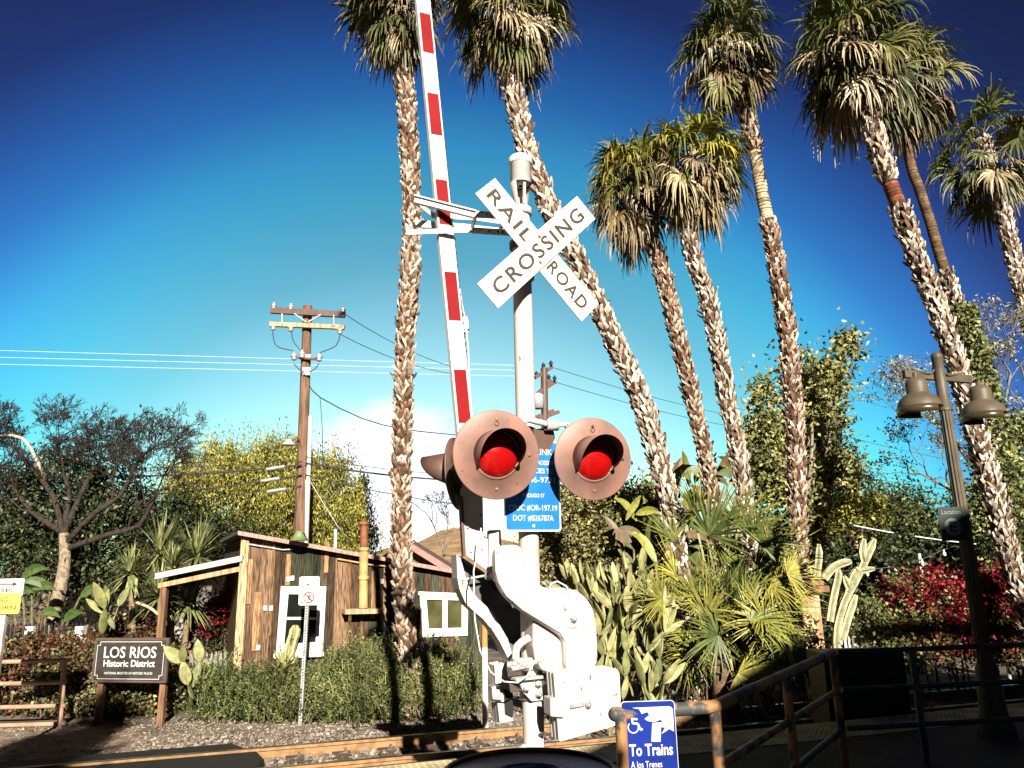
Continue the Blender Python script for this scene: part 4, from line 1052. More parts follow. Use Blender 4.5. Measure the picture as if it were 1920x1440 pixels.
# ------------------------------------------------------------------ trees and planting
def tree(seed, name, label, cat, base, Y, ells_px, n, leaf, tints, trunk_r=.15, clump=.5, per=60, shell=.5, down=.3, branches=16, group=None, trunk_tint=(.10, .07, .05), depth=.8, aspect=.45, weep=0, toproot=None):
    rng = np.random.default_rng(seed)
    b = at(base[0], base[1], Y); b = V(b.x, Y, 0)
    root = thing(name, b, label, cat, group)
    el = []
    for e in ells_px:
        yy = Y + (e[4] if len(e) > 4 else 0); c = at(e[0], e[1], yy); D = (c - CAM).dot(FW)
        rx, rz = e[2] / FPX * D, e[3] / FPX * D; el.append((c, rx, max(.4, min(rx, rz) * depth), rz))
    pts, cs = fill(rng, el, n, clump, per, shell)
    m = MB(); top = sum((e[0] for e in el), Vector()) / len(el)
    fork = b + (top - b) * .45; fork.x = b.x + (top.x - b.x) * .3
    m.tube(interp([b, b + (fork - b) * .5 + V(.1, 0, 0), fork, top], .5), [trunk_r * (1 - .7 * i / 40) for i in range(len(interp([b, b + (fork - b) * .5 + V(.1, 0, 0), fork, top], .5)))], 8, tint=trunk_tint)
    for k in rng.choice(len(cs), min(branches, len(cs)), replace=False):
        e = Vector(cs[k]); s = fork + (top - fork) * rng.uniform(0, .8); mid = (s + e) / 2 + V(rng.normal() * .2, rng.normal() * .2, -.1 * (e - s).length)
        P = interp([s, mid, e], .6); m.tube(P, [trunk_r * .45 * (1 - .85 * i / (len(P) - 1)) for i in range(len(P))], 5, tint=trunk_tint, caps=False)
    m.build('trunk', M_BARK, root)
    if weep:
        h = len(pts) // 6; base_ = pts[:h]; L = rng.uniform(.4, 1.0, h) * weep
        st = [base_ + np.array([0, 0, -1.]) * (L * k / 6)[:, None] + rng.normal(size=(h, 3)) * .05 for k in range(6)]
        pts = np.concatenate(st)
    Q, T = cards(rng, pts, leaf, leaf * aspect, tints, down)
    build_quads('crown', Q, T, M_LEAF, root)
    return root
DG = [(.028, .04, .013), (.04, .055, .016), (.022, .03, .012)]  # kept very dark; shade of the thickets is put into the colour
MG = [(.11, .135, .04), (.14, .16, .05), (.08, .10, .03), (.20, .20, .07)]
YG = [(.28, .25, .04), (.20, .195, .035), (.31, .27, .05), (.09, .10, .022)]
OL = [(.12, .11, .05), (.17, .14, .06), (.09, .09, .04), (.20, .17, .08)]

tree(31, 'pepper_tree', 'yellow green weeping pepper tree behind the utility pole', 'tree', (520, 1100), 24,
     [(415, 915, 90, 90), (520, 890, 95, 80), (610, 920, 80, 80), (655, 975, 60, 70), (560, 960, 130, 70), (430, 970, 110, 70), (375, 885, 50, 50), (505, 862, 60, 34), (560, 872, 60, 34), (450, 868, 55, 34)],
     100000, .14, YG, .35, clump=.5, per=110, shell=.72, down=1.8, weep=1.3, aspect=.28)
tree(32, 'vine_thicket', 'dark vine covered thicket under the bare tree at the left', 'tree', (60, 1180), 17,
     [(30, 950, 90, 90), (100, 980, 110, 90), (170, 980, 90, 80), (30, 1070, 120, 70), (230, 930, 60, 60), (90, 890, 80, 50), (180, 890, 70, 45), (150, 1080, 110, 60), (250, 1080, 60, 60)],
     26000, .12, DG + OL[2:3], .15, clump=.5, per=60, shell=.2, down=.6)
tree(33, 'broadleaf_tree', 'dense dark tree between the bare tree and the pepper tree', 'tree', (290, 1100), 22,
     [(310, 980, 70, 70), (350, 1010, 80, 60), (260, 1010, 50, 60), (420, 1010, 80, 45)], 13000, .15, DG, .2, clump=.5, per=60, shell=.3)
tree(34, 'tall_leafy_tree', 'tall loose crowned tree with its trunk hidden behind the tall palm', 'tree', (1490, 1100), 19,
     [(1480, 800, 75, 60), (1530, 740, 55, 60), (1545, 840, 55, 80), (1440, 880, 50, 60), (1500, 900, 90, 60), (1560, 690, 35, 30), (1430, 745, 25, 40), (1490, 690, 35, 35), (1590, 640, 18, 28), (1595, 895, 24, 26), (1420, 830, 30, 40)],
     16000, .15, [(.20, .205, .065), (.25, .245, .085), (.14, .16, .05), (.28, .25, .10)], .2, clump=.36, per=40, shell=.3, down=.3, aspect=.6, branches=40, trunk_tint=(.25, .2, .15))
tree(35, 'round_tree', 'dark round crowned tree low in the gap beside the street lamp', 'tree', (1680, 1100), 24,
     [(1650, 990, 90, 60), (1720, 1010, 90, 55), (1690, 960, 60, 45), (1600, 1020, 80, 50), (1780, 1040, 70, 40)], 20000, .16, MG[:3] + DG, .3, clump=.6, per=70, shell=.4)
tree(36, 'yellowing_tree', 'yellow green bushy tree beside the smooth banded palm', 'tree', (1560, 1100), 20,
     [(1560, 965, 90, 40), (1610, 960, 60, 35), (1520, 1000, 70, 45), (1440, 1010, 70, 50)], 12000, .15, YG + MG[:1], .2, clump=.4, per=60, shell=.4)
tree(37, 'olive_thicket', 'olive brown leafy thicket behind the white gate mechanism', 'tree', (1080, 1100), 17,
     [(1070, 960, 70, 70), (1120, 1000, 80, 70), (1050, 1040, 70, 70), (1160, 960, 60, 60), (1100, 910, 40, 40)], 20000, .11, [(.20, .17, .07), (.26, .21, .09), (.15, .14, .06), (.24, .22, .07)], .14, clump=.32, per=50, shell=.3)
tree(38, 'ivy_tree', 'ivy covered dark tree at the right edge behind the lamp', 'tree', (1900, 1150), 16,
     [(1885, 900, 50, 110), (1850, 960, 60, 60), (1900, 1020, 60, 80), (1830, 1010, 50, 50), (1920, 800, 40, 60)], 15000, .12, MG, .25, clump=.32, per=60, shell=.3)
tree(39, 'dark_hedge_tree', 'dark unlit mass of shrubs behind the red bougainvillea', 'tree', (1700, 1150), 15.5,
     [(1620, 1090, 90, 60), (1720, 1100, 110, 55), (1820, 1080, 90, 60), (1560, 1120, 60, 60)], 15000, .14, DG, .15, clump=.5, per=60, shell=.2)

# bare trees
def bare(seed, label, base, Y, trunk, limbs, depth=6, r0=.2, tint=(.16, .12, .09), L0=1.4, pods=0, wig=.35, root_name='bare_tree', dens=2.3, twr=.006, ttint=None, rk=.22):
    rng = random.Random(seed); b = at(base[0], base[1], Y); b = V(b.x, Y, 0)
    root = thing(root_name, b, label, 'tree')
    tp = interp([b] + [at(x, y, Y) for x, y in trunk], .5)
    m = MB(); m.tube(tp, [r0 * (1 - .45 * i / len(tp)) for i in range(len(tp))], 9, tint=ttint or tint)
    m.build('trunk', M_BARK, root)
    mb = MB(); ends = []
    def grow(p, d, L, r, k):
        q = p + d * L; mid = (p + q) / 2 + V(rng.gauss(0, 1), rng.gauss(0, 1), rng.gauss(0, 1)) * L * .08
        mb.tube([p, mid, q], [r, r * .85, r * .68], 5 if k > 2 else 3, tint=tint, caps=False)
        if k == 0: ends.append(q); return
        for _ in range(2 if rng.random() > dens - 2 else 3):
            nd = (d + V(rng.gauss(0, 1), rng.gauss(0, .8), rng.gauss(0, .8) + .18) * wig).normalized()
            grow(q, nd, L * rng.uniform(.62, .92), max(twr, r * .62), k - 1)
    for lp in limbs:
        P = [at(x, y, Y + dy) for x, y, dy in lp]; PP = interp(P, .4)
        mb.tube(PP, [r0 * .40 * (1 - .5 * i / len(PP)) for i in range(len(PP))], 7, tint=tint)
        d = (P[-1] - P[-2]).normalized()
        for k in range(3):
            j = int(len(PP) * (.55 + .2 * k)); j = min(j, len(PP) - 1)
            nd = (d + V(rng.gauss(0, 1), rng.gauss(0, 1), abs(rng.gauss(0, 1)) * .8) * .4).normalized(); grow(PP[j], nd, L0 * rng.uniform(.7, 1.0), r0 * rk, depth)
    mb.build('branches', M_BARK, root)
    return root, ends
bt1, _ = bare(41, 'large bare twigged tree with dark limbs at the far left', (92, 1196), 16,
     [(95, 1170), (112, 1110), (122, 1050), (120, 1000)],
     [[(120, 1010, 0), (100, 930, 0), (60, 880, .3), (35, 850, .2)], [(120, 1000, 0), (150, 930, .2), (175, 880, .3)], [(122, 1020, 0), (180, 960, -.2), (225, 930, 0), (250, 880, .1)],
      [(122, 1030, 0), (210, 1000, 0), (262, 985, .2), (290, 930, .2)], [(118, 990, 0), (130, 930, .3), (120, 890, .2)], [(120, 1000, 0), (60, 960, 0), (15, 900, .2)]],
     depth=7, r0=.17, L0=.50, tint=(.038, .03, .025), wig=.5, twr=.006, dens=2.5, ttint=(.26, .20, .14), rk=.15)  # limbs tinted dark for shade, trunk tinted pale as if sunlit
# pale dead limb at the far left edge
m = MB(); P = interp([at(x, y, 15) for x, y in ((95, 960), (85, 915), (70, 870), (52, 835), (38, 822), (10, 816), (-30, 822))], .3)
dl = thing('dead_tree', V(at(110, 1100, 17.6).x, 17.6, 0), 'pale dead trunk arching to the left edge among the bare tree', 'tree')
P = interp([V(at(125, 1100, 18.2).x, 18.2, 0)] + [at(x, y, d) for x, y, d in ((112, 1000, 18.0), (100, 940, 17.4), (87, 900, 16.2), (70, 865, 15.8), (52, 832, 15.8), (36, 820, 15.8), (8, 816, 15.8), (-40, 824, 15.8))], .3)
MB().tube(P, [.055 - .025 * i / len(P) for i in range(len(P))], 8, tint=(.42, .34, .27)).build('trunk', M_BARK, dl)
bare(43, 'small leafless tree on the skyline behind the gabled house', (835, 1060), 26, [(833, 1045), (828, 1020)],
     [[(828, 1030, 0), (815, 990, 0), (805, 970, 0)], [(828, 1030, 0), (840, 985, 0), (838, 965, .2)], [(830, 1035, 0), (855, 1000, 0), (865, 985, 0)]], depth=4, r0=.07, L0=.5, tint=(.18, .14, .12), wig=.4, twr=.010)
# white feathery tree at the right
bt4, ends = bare(44, 'half bare tree with pale feathery twigs at the right edge', (1900, 1100), 17, [(1900, 1000), (1895, 900)],
     [[(1895, 950, 0), (1880, 800, 0), (1895, 700, 0)], [(1898, 980, 0), (1840, 880, 0), (1800, 840, 0)], [(1895, 1000, 0), (1800, 930, 0), (1750, 900, 0)], [(1895, 900, 0), (1925, 750, .3), (1915, 690, .2)], [(1895, 980, 0), (1790, 830, 0), (1745, 790, .2)]],
     depth=4, r0=.10, L0=.75, tint=(.20, .17, .14), wig=.42, twr=.007)
rng = np.random.default_rng(45)
E = np.array([e[:] for e in ends]); E = np.repeat(E, 9, 0) + rng.normal(size=(len(E) * 9, 3)) * .10
Q, T = cards(rng, E, .10, .035, [(.34, .31, .25), (.24, .23, .15), (.13, .14, .06)], .2); build_quads('leaf_tufts', Q, T, M_LEAF, bt4)

# ivy on the slim palm's trunk
iv = thing('ivy', V(at(1890, 1100, 13.85).x, 13.85, 0), 'green ivy climbing the slim palm trunk at the right', 'ivy')
rng = np.random.default_rng(46); n = 6000
tv = rng.random(n); px = np.interp(tv, [0, .25, .5, .75, 1], [1900, 1870, 1845, 1820, 1795]); py = np.interp(tv, [0, .25, .5, .75, 1], [1080, 890, 770, 660, 575])
pp = np.array([np.array(at(x, y, 13.95)) for x, y in zip(px, py)]); a = rng.uniform(0, 6.28, n); r = .19 + .10 * rng.random(n) + .25 * (1 - tv) * rng.random(n)
pp[:, 0] += np.cos(a) * r; pp[:, 1] += np.sin(a) * r
Q, T = cards(rng, pp, .09, .075, MG, .5); build_quads('leaves', Q, T, M_LEAF, iv)

# clumped shrubs given as boxes of leaves
def shrub(seed, name, label, cat, base, ells, n, leaf, tints, clump=.2, per=40, shell=.4, down=.2, aspect=.6, bloom=None, nb=0, bells=None, bleaf=.05, group=None):
    rng = np.random.default_rng(seed); root = thing(name, base, label, cat, group)
    pts, cs = fill(rng, ells, n, clump, per, shell); pts = pts[pts[:, 2] > .0]
    Q, T = cards(rng, pts, leaf, leaf * aspect, tints, down); build_quads('foliage', Q, T, M_LEAF, root)
    if bloom:
        pts, _ = fill(rng, bells or ells, nb, clump * .8, 60, .75); pts = pts[pts[:, 2] > .05]
        Q, T = cards(rng, pts, bleaf, bleaf * .9, bloom, .0); build_quads('blossoms', Q, T, M_LEAF, root)
    m = MB()
    for k in rng.choice(len(cs), min(24, len(cs)), replace=False):
        e = Vector(cs[k]); s = V(e.x + rng.normal() * .15, e.y + .1, 0); m.tube([s, (s + e) / 2 + V(rng.normal() * .1, 0, 0), e], [.02, .014, .006], 4, tint=(.14, .09, .06), caps=False)
    m.build('stems', M_BARK, root); return root
def E_(px, py, Y, rx, rz, ry=.5):
    c = at(px, py, Y); D = (c - CAM).dot(FW); return (c, rx / FPX * D, ry, rz / FPX * D)
RDS = [(.17, .004, .012), (.13, .004, .010), (.23, .008, .016), (.08, .003, .006)]
shrub(51, 'bougainvillea', 'wide red bougainvillea hedge behind the street lamp at the right', 'shrub', V(at(1780, 1200, 13).x, 13, 0),
      [E_(x, y, 13 + (x - 1780) * .001, 75, 55, .5) for x, y in ((1690, 1140), (1740, 1130), (1800, 1125), (1860, 1120), (1910, 1130), (1700, 1195), (1760, 1195), (1830, 1190), (1890, 1190))] + [E_(1600, 1190, 13, 30, 40), E_(1660, 1180, 12.9, 40, 50)],
      16000, .075, MG + [(.24, .23, .09)], .22, bloom=RDS, nb=22000, bleaf=.05,
      bells=[E_(x, y, 12.9, 60, 42, .45) for x, y in ((1720, 1120), (1770, 1110), (1830, 1105), (1880, 1110), (1910, 1120), (1730, 1180), (1790, 1185), (1840, 1180))])
shrub(52, 'bougainvillea', 'small red bougainvillea under the lean-to roof', 'shrub', V(at(400, 1200, 14.2).x, 14.2, 0),
      [E_(405, 1175, 14.2, 36, 45, .4), E_(425, 1150, 14.2, 20, 35, .3)], 3500, .07, DG, .18, bloom=RDS, nb=9000, bells=[E_(418, 1145, 14.1, 26, 24, .3), E_(395, 1168, 14.1, 28, 18, .3), E_(434, 1128, 14.1, 9, 20, .3)], bleaf=.05)
HEDG = [(.10, .024, .018), (.075, .018, .014), (.10, .09, .032), (.15, .12, .045), (.05, .055, .02)]
Yh = 13.2
shrub(53, 'ivy_hedge', 'reddish leafy hedge behind the tan pipe barrier and wooden sign', 'hedge', V(at(120, 1330, Yh).x, Yh, 0),
      [E_(x, 1265, Yh, 60, 72, .7) for x in (-20, 40, 100, 160, 220, 270)] + [E_(x, 1228, Yh + .3, 45, 14, .5) for x in (20, 90, 160)] + [E_(240, 1185, Yh + .5, 45, 28, .5), E_(280, 1200, Yh + .5, 40, 20, .5), E_(195, 1205, Yh + .5, 40, 20, .5)],
      34000, .065, HEDG, .16, per=40, shell=.75, aspect=.8)
shrub(54, 'ivy_hedge', 'greener lower ivy around the posts of the wooden sign', 'hedge', V(at(240, 1340, 11.9).x, 11.9, 0),
      [E_(x, 1292, 12.7, 50, 40, .3) for x in (110, 170, 230, 285)], 15000, .06, [(.16, .17, .06), (.10, .11, .04), (.22, .2, .10), (.10, .05, .03)], .14, per=40, shell=.75, aspect=.8)

# rosemary bushes in front of the shack: many upright sprigs
def rosemary(seed, label, ells, n, tints, h=.27):
    rng = np.random.default_rng(seed); c0 = ells[0][0]
    root = thing('rosemary_bush', V(c0.x, c0.y, 0), label, 'bush', 'green bushes along the shack')
    pts, cs = fill(rng, ells, n, .22, 20, .6); low = rng.random(len(pts)) < .22; pts[low, 2] = rng.uniform(0, .25, low.sum()); pts = pts[pts[:, 2] > -.15]; pts[:, 2] = np.maximum(pts[:, 2], .0); n = len(pts)
    d = unit(np.stack([rng.normal(size=n) * .28, rng.normal(size=n) * .28, np.ones(n)], 1)); L = h * rng.uniform(.5, 1.2, n)
    Qs, Ts = [], []; g = np.floor(pts / .35); hsh = np.abs(np.sin(g @ np.array([12.9898, 78.233, 37.719])) * 43758.5453) % 1.0
    t0 = np.array(tints)[rng.integers(0, len(tints), n)] * rng.uniform(.7, 1.3, (n, 1)) * (.6 + .75 * hsh)[:, None]
    K = 8
    for k in range(K):
        p = pts + d * (L * k / K)[:, None]; a = rng.uniform(0, 6.28, n)
        o = np.stack([np.cos(a), np.sin(a), np.full(n, .45)], 1); o = unit(o); s = unit(np.cross(o, rng.normal(size=(n, 3))))
        ll = .052 * (1 - .4 * k / K); w = .013
        Qs.append(np.stack([p - s * w * .5, p + o * ll * .5 + s * w, p + o * ll, p + o * ll * .5 - s * w], 1)); Ts.append(t0 * (.5 + .85 * k / K))  # tips lighter; darker bases also paint the dark gaps between sprigs
    sd = unit(np.cross(d, rng.normal(size=(n, 3)))) * .0045
    Qs.append(np.stack([pts - sd, pts + d * L[:, None] - sd * .4, pts + d * L[:, None] + sd * .4, pts + sd], 1)); Ts.append(t0 * 1.25)
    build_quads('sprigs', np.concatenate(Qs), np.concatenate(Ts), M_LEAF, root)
    m = MB()
    for k in rng.choice(len(cs), min(20, len(cs)), replace=False):
        e = Vector(cs[k]); m.tube([V(c0.x + (e.x - c0.x) * .6, e.y, 0), e], [.02, .006], 4, tint=(.12, .09, .06), caps=False)
    m.build('stems', M_BARK, root); return root
RG = [(.085, .105, .032), (.12, .135, .042), (.055, .075, .024), (.17, .165, .06)]
rosemary(61, 'large tall rosemary bush below the stove pipe', [E_(690, 1272, 12.3, 80, 45, .4), E_(640, 1292, 12.1, 70, 38, .4), E_(720, 1248, 12.6, 60, 34, .4), E_(680, 1308, 11.8, 85, 24, .35), E_(730, 1292, 12.1, 60, 38, .4)], 5200, RG)
rosemary(62, 'low rosemary bush around the no trespassing post', [E_(560, 1306, 12.1, 60, 13, .35), E_(520, 1308, 12.1, 45, 12, .3), E_(610, 1300, 12.0, 50, 17, .35)], 2000, RG, .24)
rosemary(63, 'rosemary bush below the small double window', [E_(830, 1275, 12.4, 55, 28, .4), E_(800, 1262, 12.6, 40, 24, .4), E_(870, 1292, 12.2, 35, 20, .4), E_(800, 1305, 11.9, 40, 16, .3)], 2300, RG + [(.2, .17, .06)])
rosemary(64, 'rosemary bush at the left corner of the shack', [E_(440, 1285, 12.3, 45, 20, .3), E_(400, 1295, 12.2, 40, 20, .3), E_(470, 1300, 12.1, 40, 14, .3), E_(505, 1290, 12.2, 30, 14, .3)], 1900, RG[:3], .22)
# grassy tuft
def blades(rng, c, n, L, w, tints, el=(20, 80), droop=.4, steps=4):
    az = rng.uniform(0, 6.28, n); e = np.radians(rng.uniform(el[0], el[1], n)); d = np.stack([np.cos(az) * np.cos(e), np.sin(az) * np.cos(e), np.sin(e)], 1)
    P = np.tile(np.array(c), (n, 1)) + rng.normal(size=(n, 3)) * [.03, .03, .01]; l = L * rng.uniform(.6, 1.1, n); s = unit(np.cross(d, np.tile([0, 0, 1.], (n, 1))))
    t = np.array(tints)[rng.integers(0, len(tints), n)] * rng.uniform(.7, 1.3, (n, 1)); Qs, Ts = [], []
    pr = [.6, 1, .8, .5, .04]
    for k in range(steps):
        d = unit(d + np.array([0, 0, -1.]) * droop * (k + 1) / steps); q = P + d * (l / steps)[:, None]
        Qs.append(np.stack([P - s * w * pr[k] / 2, q - s * w * pr[k + 1] / 2, q + s * w * pr[k + 1] / 2, P + s * w * pr[k] / 2], 1)); Ts.append(t); P = q
    return np.concatenate(Qs), np.concatenate(Ts)
rng = np.random.default_rng(66)
gt = thing('grass_tuft', atz(340, 1325, 0), 'shaggy dark grass clump beside the wooden sign', 'grass clump')
Q, T = blades(rng, atz(340, 1328, .02) + V(0, .3, 0), 420, .85, .012, [(.09, .085, .04), (.14, .12, .05), (.06, .065, .03)], (25, 88), .5); build_quads('blades', Q, T, M_LEAF, gt)

# yuccas
YU = [(.17, .19, .07), (.26, .27, .11), (.11, .135, .05)]
for i, (px, py, Y, L, bx, by, lab) in enumerate(((300, 1040, 14.0, .85, 300, 1190, 'large yucca rosette above the left end of the lean-to roof'), (368, 1045, 14.6, .9, 360, 1190, 'dark yucca rosette right of the largest one'),
        (245, 1075, 13.4, .6, 262, 1190, 'small yucca rosette left of the lean-to roof'), (322, 1066, 13.4, .5, 320, 1190, 'bright small yucca between the two larger rosettes'),
        (300, 1118, 13.2, .62, 310, 1190, 'yucca rosette hanging below the lean-to beam'), (355, 1128, 13.6, .65, 345, 1190, 'yucca rosette under the lean-to roof'))):
    c = at(px, py, Y); b = at(bx, by, Y); r = thing('yucca', V(b.x, Y, 0), lab, 'yucca', 'yuccas by the lean-to')
    rng = np.random.default_rng(70 + i); Q, T = blades(rng, c, 170, L, .045, YU, (-50, 88), .10); build_quads('rosette', Q, T, M_LEAF, r)
    MB().tube([V(b.x, Y, 0), V((b.x * .6 + c.x * .4), Y, c.z * .5), c], [.06, .05, .05], 7, tint=(.22, .16, .10)).build('stem', M_BARK, r)
m = MB(); sw_ = thing('curved_stem', V(at(305, 1190, 12.9).x, 12.9, 0), 'pale curved bare branch beside the lean-to post', 'branch')
MB().tube(interp([V(at(308, 1190, 12.9).x, 12.9, 0), at(304, 1170, 12.9), at(296, 1152, 12.9), at(278, 1138, 12.9), at(256, 1130, 12.9)], .15), .025, 7, tint=(.42, .30, .20)).build('branch', M_BARK, sw_)

# prickly pears
def pads(seed, name, label, base_pts, n, levels, L, tints, spread=.6, zmax=None, wr=(.42, .6), face=V(.3, -1, .1)):
    rng = random.Random(seed); root = thing(name, base_pts[0], label, 'cactus'); m = MB(); cnt = 0
    tips = [(Vector(p), Vector((rng.gauss(0, .25), rng.gauss(0, .2), 1))) for p in base_pts]
    q = [(p, d, 0) for p, d in tips]
    while q and cnt < n:
        p, d, lv = q.pop(0); d = d.normalized(); l = L * rng.uniform(.65, 1.2); w = l * rng.uniform(*wr)
        k = rng.uniform(.7, 1.25); t = tints[rng.randrange(len(tints))]; t = tuple(x * k for x in t)
        nr = face + V(rng.gauss(0, 1.1), rng.gauss(0, .5), rng.gauss(0, .3))
        m.pad(p, d, nr, l, w, max(.022, w * .14), t); cnt += 1
        if lv < levels:
            for _ in range(rng.choice((1, 2, 2, 3))):
                nd = (d + V(rng.gauss(0, spread), rng.gauss(0, spread * .7), rng.gauss(.25, .3))).normalized()
                if nd.z < -.1: nd.z = .2
                if zmax and (p + d * l).z > zmax: continue
                q.append((p + d * l * .93, nd, lv + 1))
    m.build('pads', M_PAD, root); return root
M_PAD = mat('cactus_skin', (1, 1, 1), .6, var=.3, scale=9, tint=True, bump=.2, bscale=70, specks=(.45, .36, .24), sth=.66, sscale=45)
CP = [(.24, .24, .09), (.29, .28, .12), (.15, .165, .06), (.33, .31, .14)]
bp2 = [V(at(x, 1250, Y).x, Y, zz) for x, Y, zz in ((1092, 10.5, .3), (1112, 10.4, .2), (1135, 10.6, .4), (1160, 10.3, .2), (1185, 10.5, .5), (1210, 10.3, .2), (1232, 10.6, .3), (1100, 10.9, .7), (1125, 11.0, .8), (1150, 10.9, .9), (1180, 11.0, .8), (1205, 10.9, .9), (1228, 11.0, .7), (1140, 10.0, 0), (1185, 10.0, 0), (1220, 9.9, 0), (1160, 11.2, 1.0), (1110, 11.3, 1.0), (1200, 11.2, 1.1), (1130, 10.8, .6))]
pads(81, 'prickly_pear', 'large crowded prickly pear with upright pads right of the gate mechanism', bp2, 470, 8, .34, CP, .34, 2.35, wr=(.27, .40))
pads(82, 'prickly_pear', 'tall few padded prickly pear left of the lean-to roof', [at(205, 1185, 12.6), at(215, 1180, 12.5), at(192, 1190, 12.5)], 10, 4, .42, CP, .25, wr=(.30, .42))
pads(83, 'prickly_pear', 'slender prickly pear right of the wooden sign', [V(at(365, 1290, 11.9).x, 11.9, .35), V(at(360, 1290, 12).x, 12, .5)], 9, 4, .36, CP, .3)
pads(84, 'prickly_pear', 'low prickly pear in front of the left corner of the shack', [atz(405, 1328, 0), atz(400, 1328, 0) + V(.1, .1, 0), atz(425, 1326, 0)], 12, 3, .33, CP, .5)
pads(85, 'prickly_pear', 'prickly pear beside the low one at the shack corner', [atz(455, 1325, 0), atz(470, 1325, 0) + V(0, .1, .1)], 8, 3, .33, CP, .4)
# ribbed column cacti
def columns(label, Y, arms, r, tint, base):
    root = thing('column_cactus', V(at(base[0], base[1], Y).x, Y, 0), label, 'cactus')
    for k, a in enumerate(arms):
        P = [at(x, y, Y) for x, y in a]
        if k == 0: P = [V(P[0].x, Y, 0)] + P
        P = interp(P, .12); m = MB(); n = 12
        for i in range(1): m.tube(P, [r * (.45 if j == len(P) - 1 else 1) for j in range(len(P))], n, tint=tint, smooth=False)
        for i in range(len(P)):                      # ribs
            c = P[i]
            for q in range(n):
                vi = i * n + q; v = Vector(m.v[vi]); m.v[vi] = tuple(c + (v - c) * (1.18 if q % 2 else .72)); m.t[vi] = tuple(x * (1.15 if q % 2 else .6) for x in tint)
        m.build('arm', M_PAD, root)
    return root
columns('pale branching column cactus beside the wooden post at the right', 12.4, [[(1568, 1200), (1582, 1130), (1600, 1095), (1622, 1050), (1640, 1010)], [(1590, 1110), (1600, 1080), (1612, 1065)], [(1555, 1165), (1562, 1120), (1570, 1085), (1572, 1066)], [(1545, 1085), (1560, 1066), (1578, 1056), (1596, 1052)],
    [(1530, 1080), (1534, 1050), (1535, 1020)], [(1525, 1075), (1522, 1060)], [(1620, 1052), (1616, 1035), (1620, 1010)], [(1605, 1070), (1640, 1066)], [(1590, 1100), (1582, 1080)], [(1578, 1200), (1592, 1150), (1605, 1115)]], .055, (.38, .37, .21), (1570, 1230))
columns('single spotted column cactus in front of the taller white window', 12.45, [[(538, 1262), (544, 1215), (552, 1190), (554, 1172)]], .075, (.36, .35, .16), (534, 1260))
# banana / bird of paradise clump behind the big prickly pear
bn = thing('bird_of_paradise', V(at(1230, 1050, 15).x, 15, 0), 'tall clump of broad paddle leaves behind the curved palm', 'plant')
rng = np.random.default_rng(91); Q, T = [], []; stems = MB()
def paddle(c, d, L, w, tint, droop=.5):
    P = [np.array(c)]; cur = np.array(d, float); side = np.cross(cur, [0.2, -1, .1]); side /= np.linalg.norm(side); n_ = 8
    for k in range(n_):
        cur = cur + np.array([0, 0, -1]) * droop * (k / n_) * .5; cur /= np.linalg.norm(cur); P.append(P[-1] + cur * L / n_)
    nn = np.cross(side, cur)
    for k in range(n_):
        wa = w * math.sin(math.pi * min(1, (k + .12) / n_)) ** .6; wb = w * math.sin(math.pi * min(.985, (k + 1.0) / n_)) ** .6
        for s in (-1, 1):
            Q.append(np.array([[P[k], P[k + 1], P[k + 1] + s * side * wb / 2 + nn * wb * .12, P[k] + s * side * wa / 2 + nn * wa * .12]])); T.append(np.tile(np.array(tint) * (1.1 if s > 0 else .9), (1, 1)))
for i in range(80):
    px = rng.uniform(1165, 1400); py = 880 + 190 * rng.random() ** .7; c = at(px, py, 15 + rng.normal() * .5)
    az = rng.normal() * .7; d = (math.sin(az), rng.normal() * .4, abs(math.cos(az)))
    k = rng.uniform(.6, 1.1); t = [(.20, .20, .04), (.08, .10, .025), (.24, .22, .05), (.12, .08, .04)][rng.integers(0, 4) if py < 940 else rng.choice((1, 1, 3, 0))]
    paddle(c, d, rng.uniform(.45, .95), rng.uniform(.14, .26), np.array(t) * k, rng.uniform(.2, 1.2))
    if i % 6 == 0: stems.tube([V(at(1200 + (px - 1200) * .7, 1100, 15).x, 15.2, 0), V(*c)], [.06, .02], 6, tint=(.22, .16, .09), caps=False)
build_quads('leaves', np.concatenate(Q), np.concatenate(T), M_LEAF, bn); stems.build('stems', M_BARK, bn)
Q, T = [], []
bn2 = thing('banana_plant', V(at(80, 1180, 14.6).x, 14.6, 0), 'banana plant with broad shaded leaves at the left, behind the hedge', 'plant'); stems = MB()
for px, py, az, L in ((40, 1085, .9, .7), (60, 1105, 1.2, .6), (20, 1120, 1.0, .6), (95, 1105, -.9, .6), (150, 1120, .9, .6), (75, 1150, 1.3, .5), (120, 1165, .8, .5)):
    c = at(px, py, 14.6); paddle(c, (math.sin(az), -.2, math.cos(az)), L, .18, (.06, .095, .025), .7); stems.tube([V(at(70, 1180, 14.6).x, 14.7, 0), V(*c)], [.05, .02], 6, tint=(.14, .12, .06), caps=False)
build_quads('leaves', np.concatenate(Q), np.concatenate(T), M_LEAF, bn2); stems.build('stems', M_BARK, bn2)

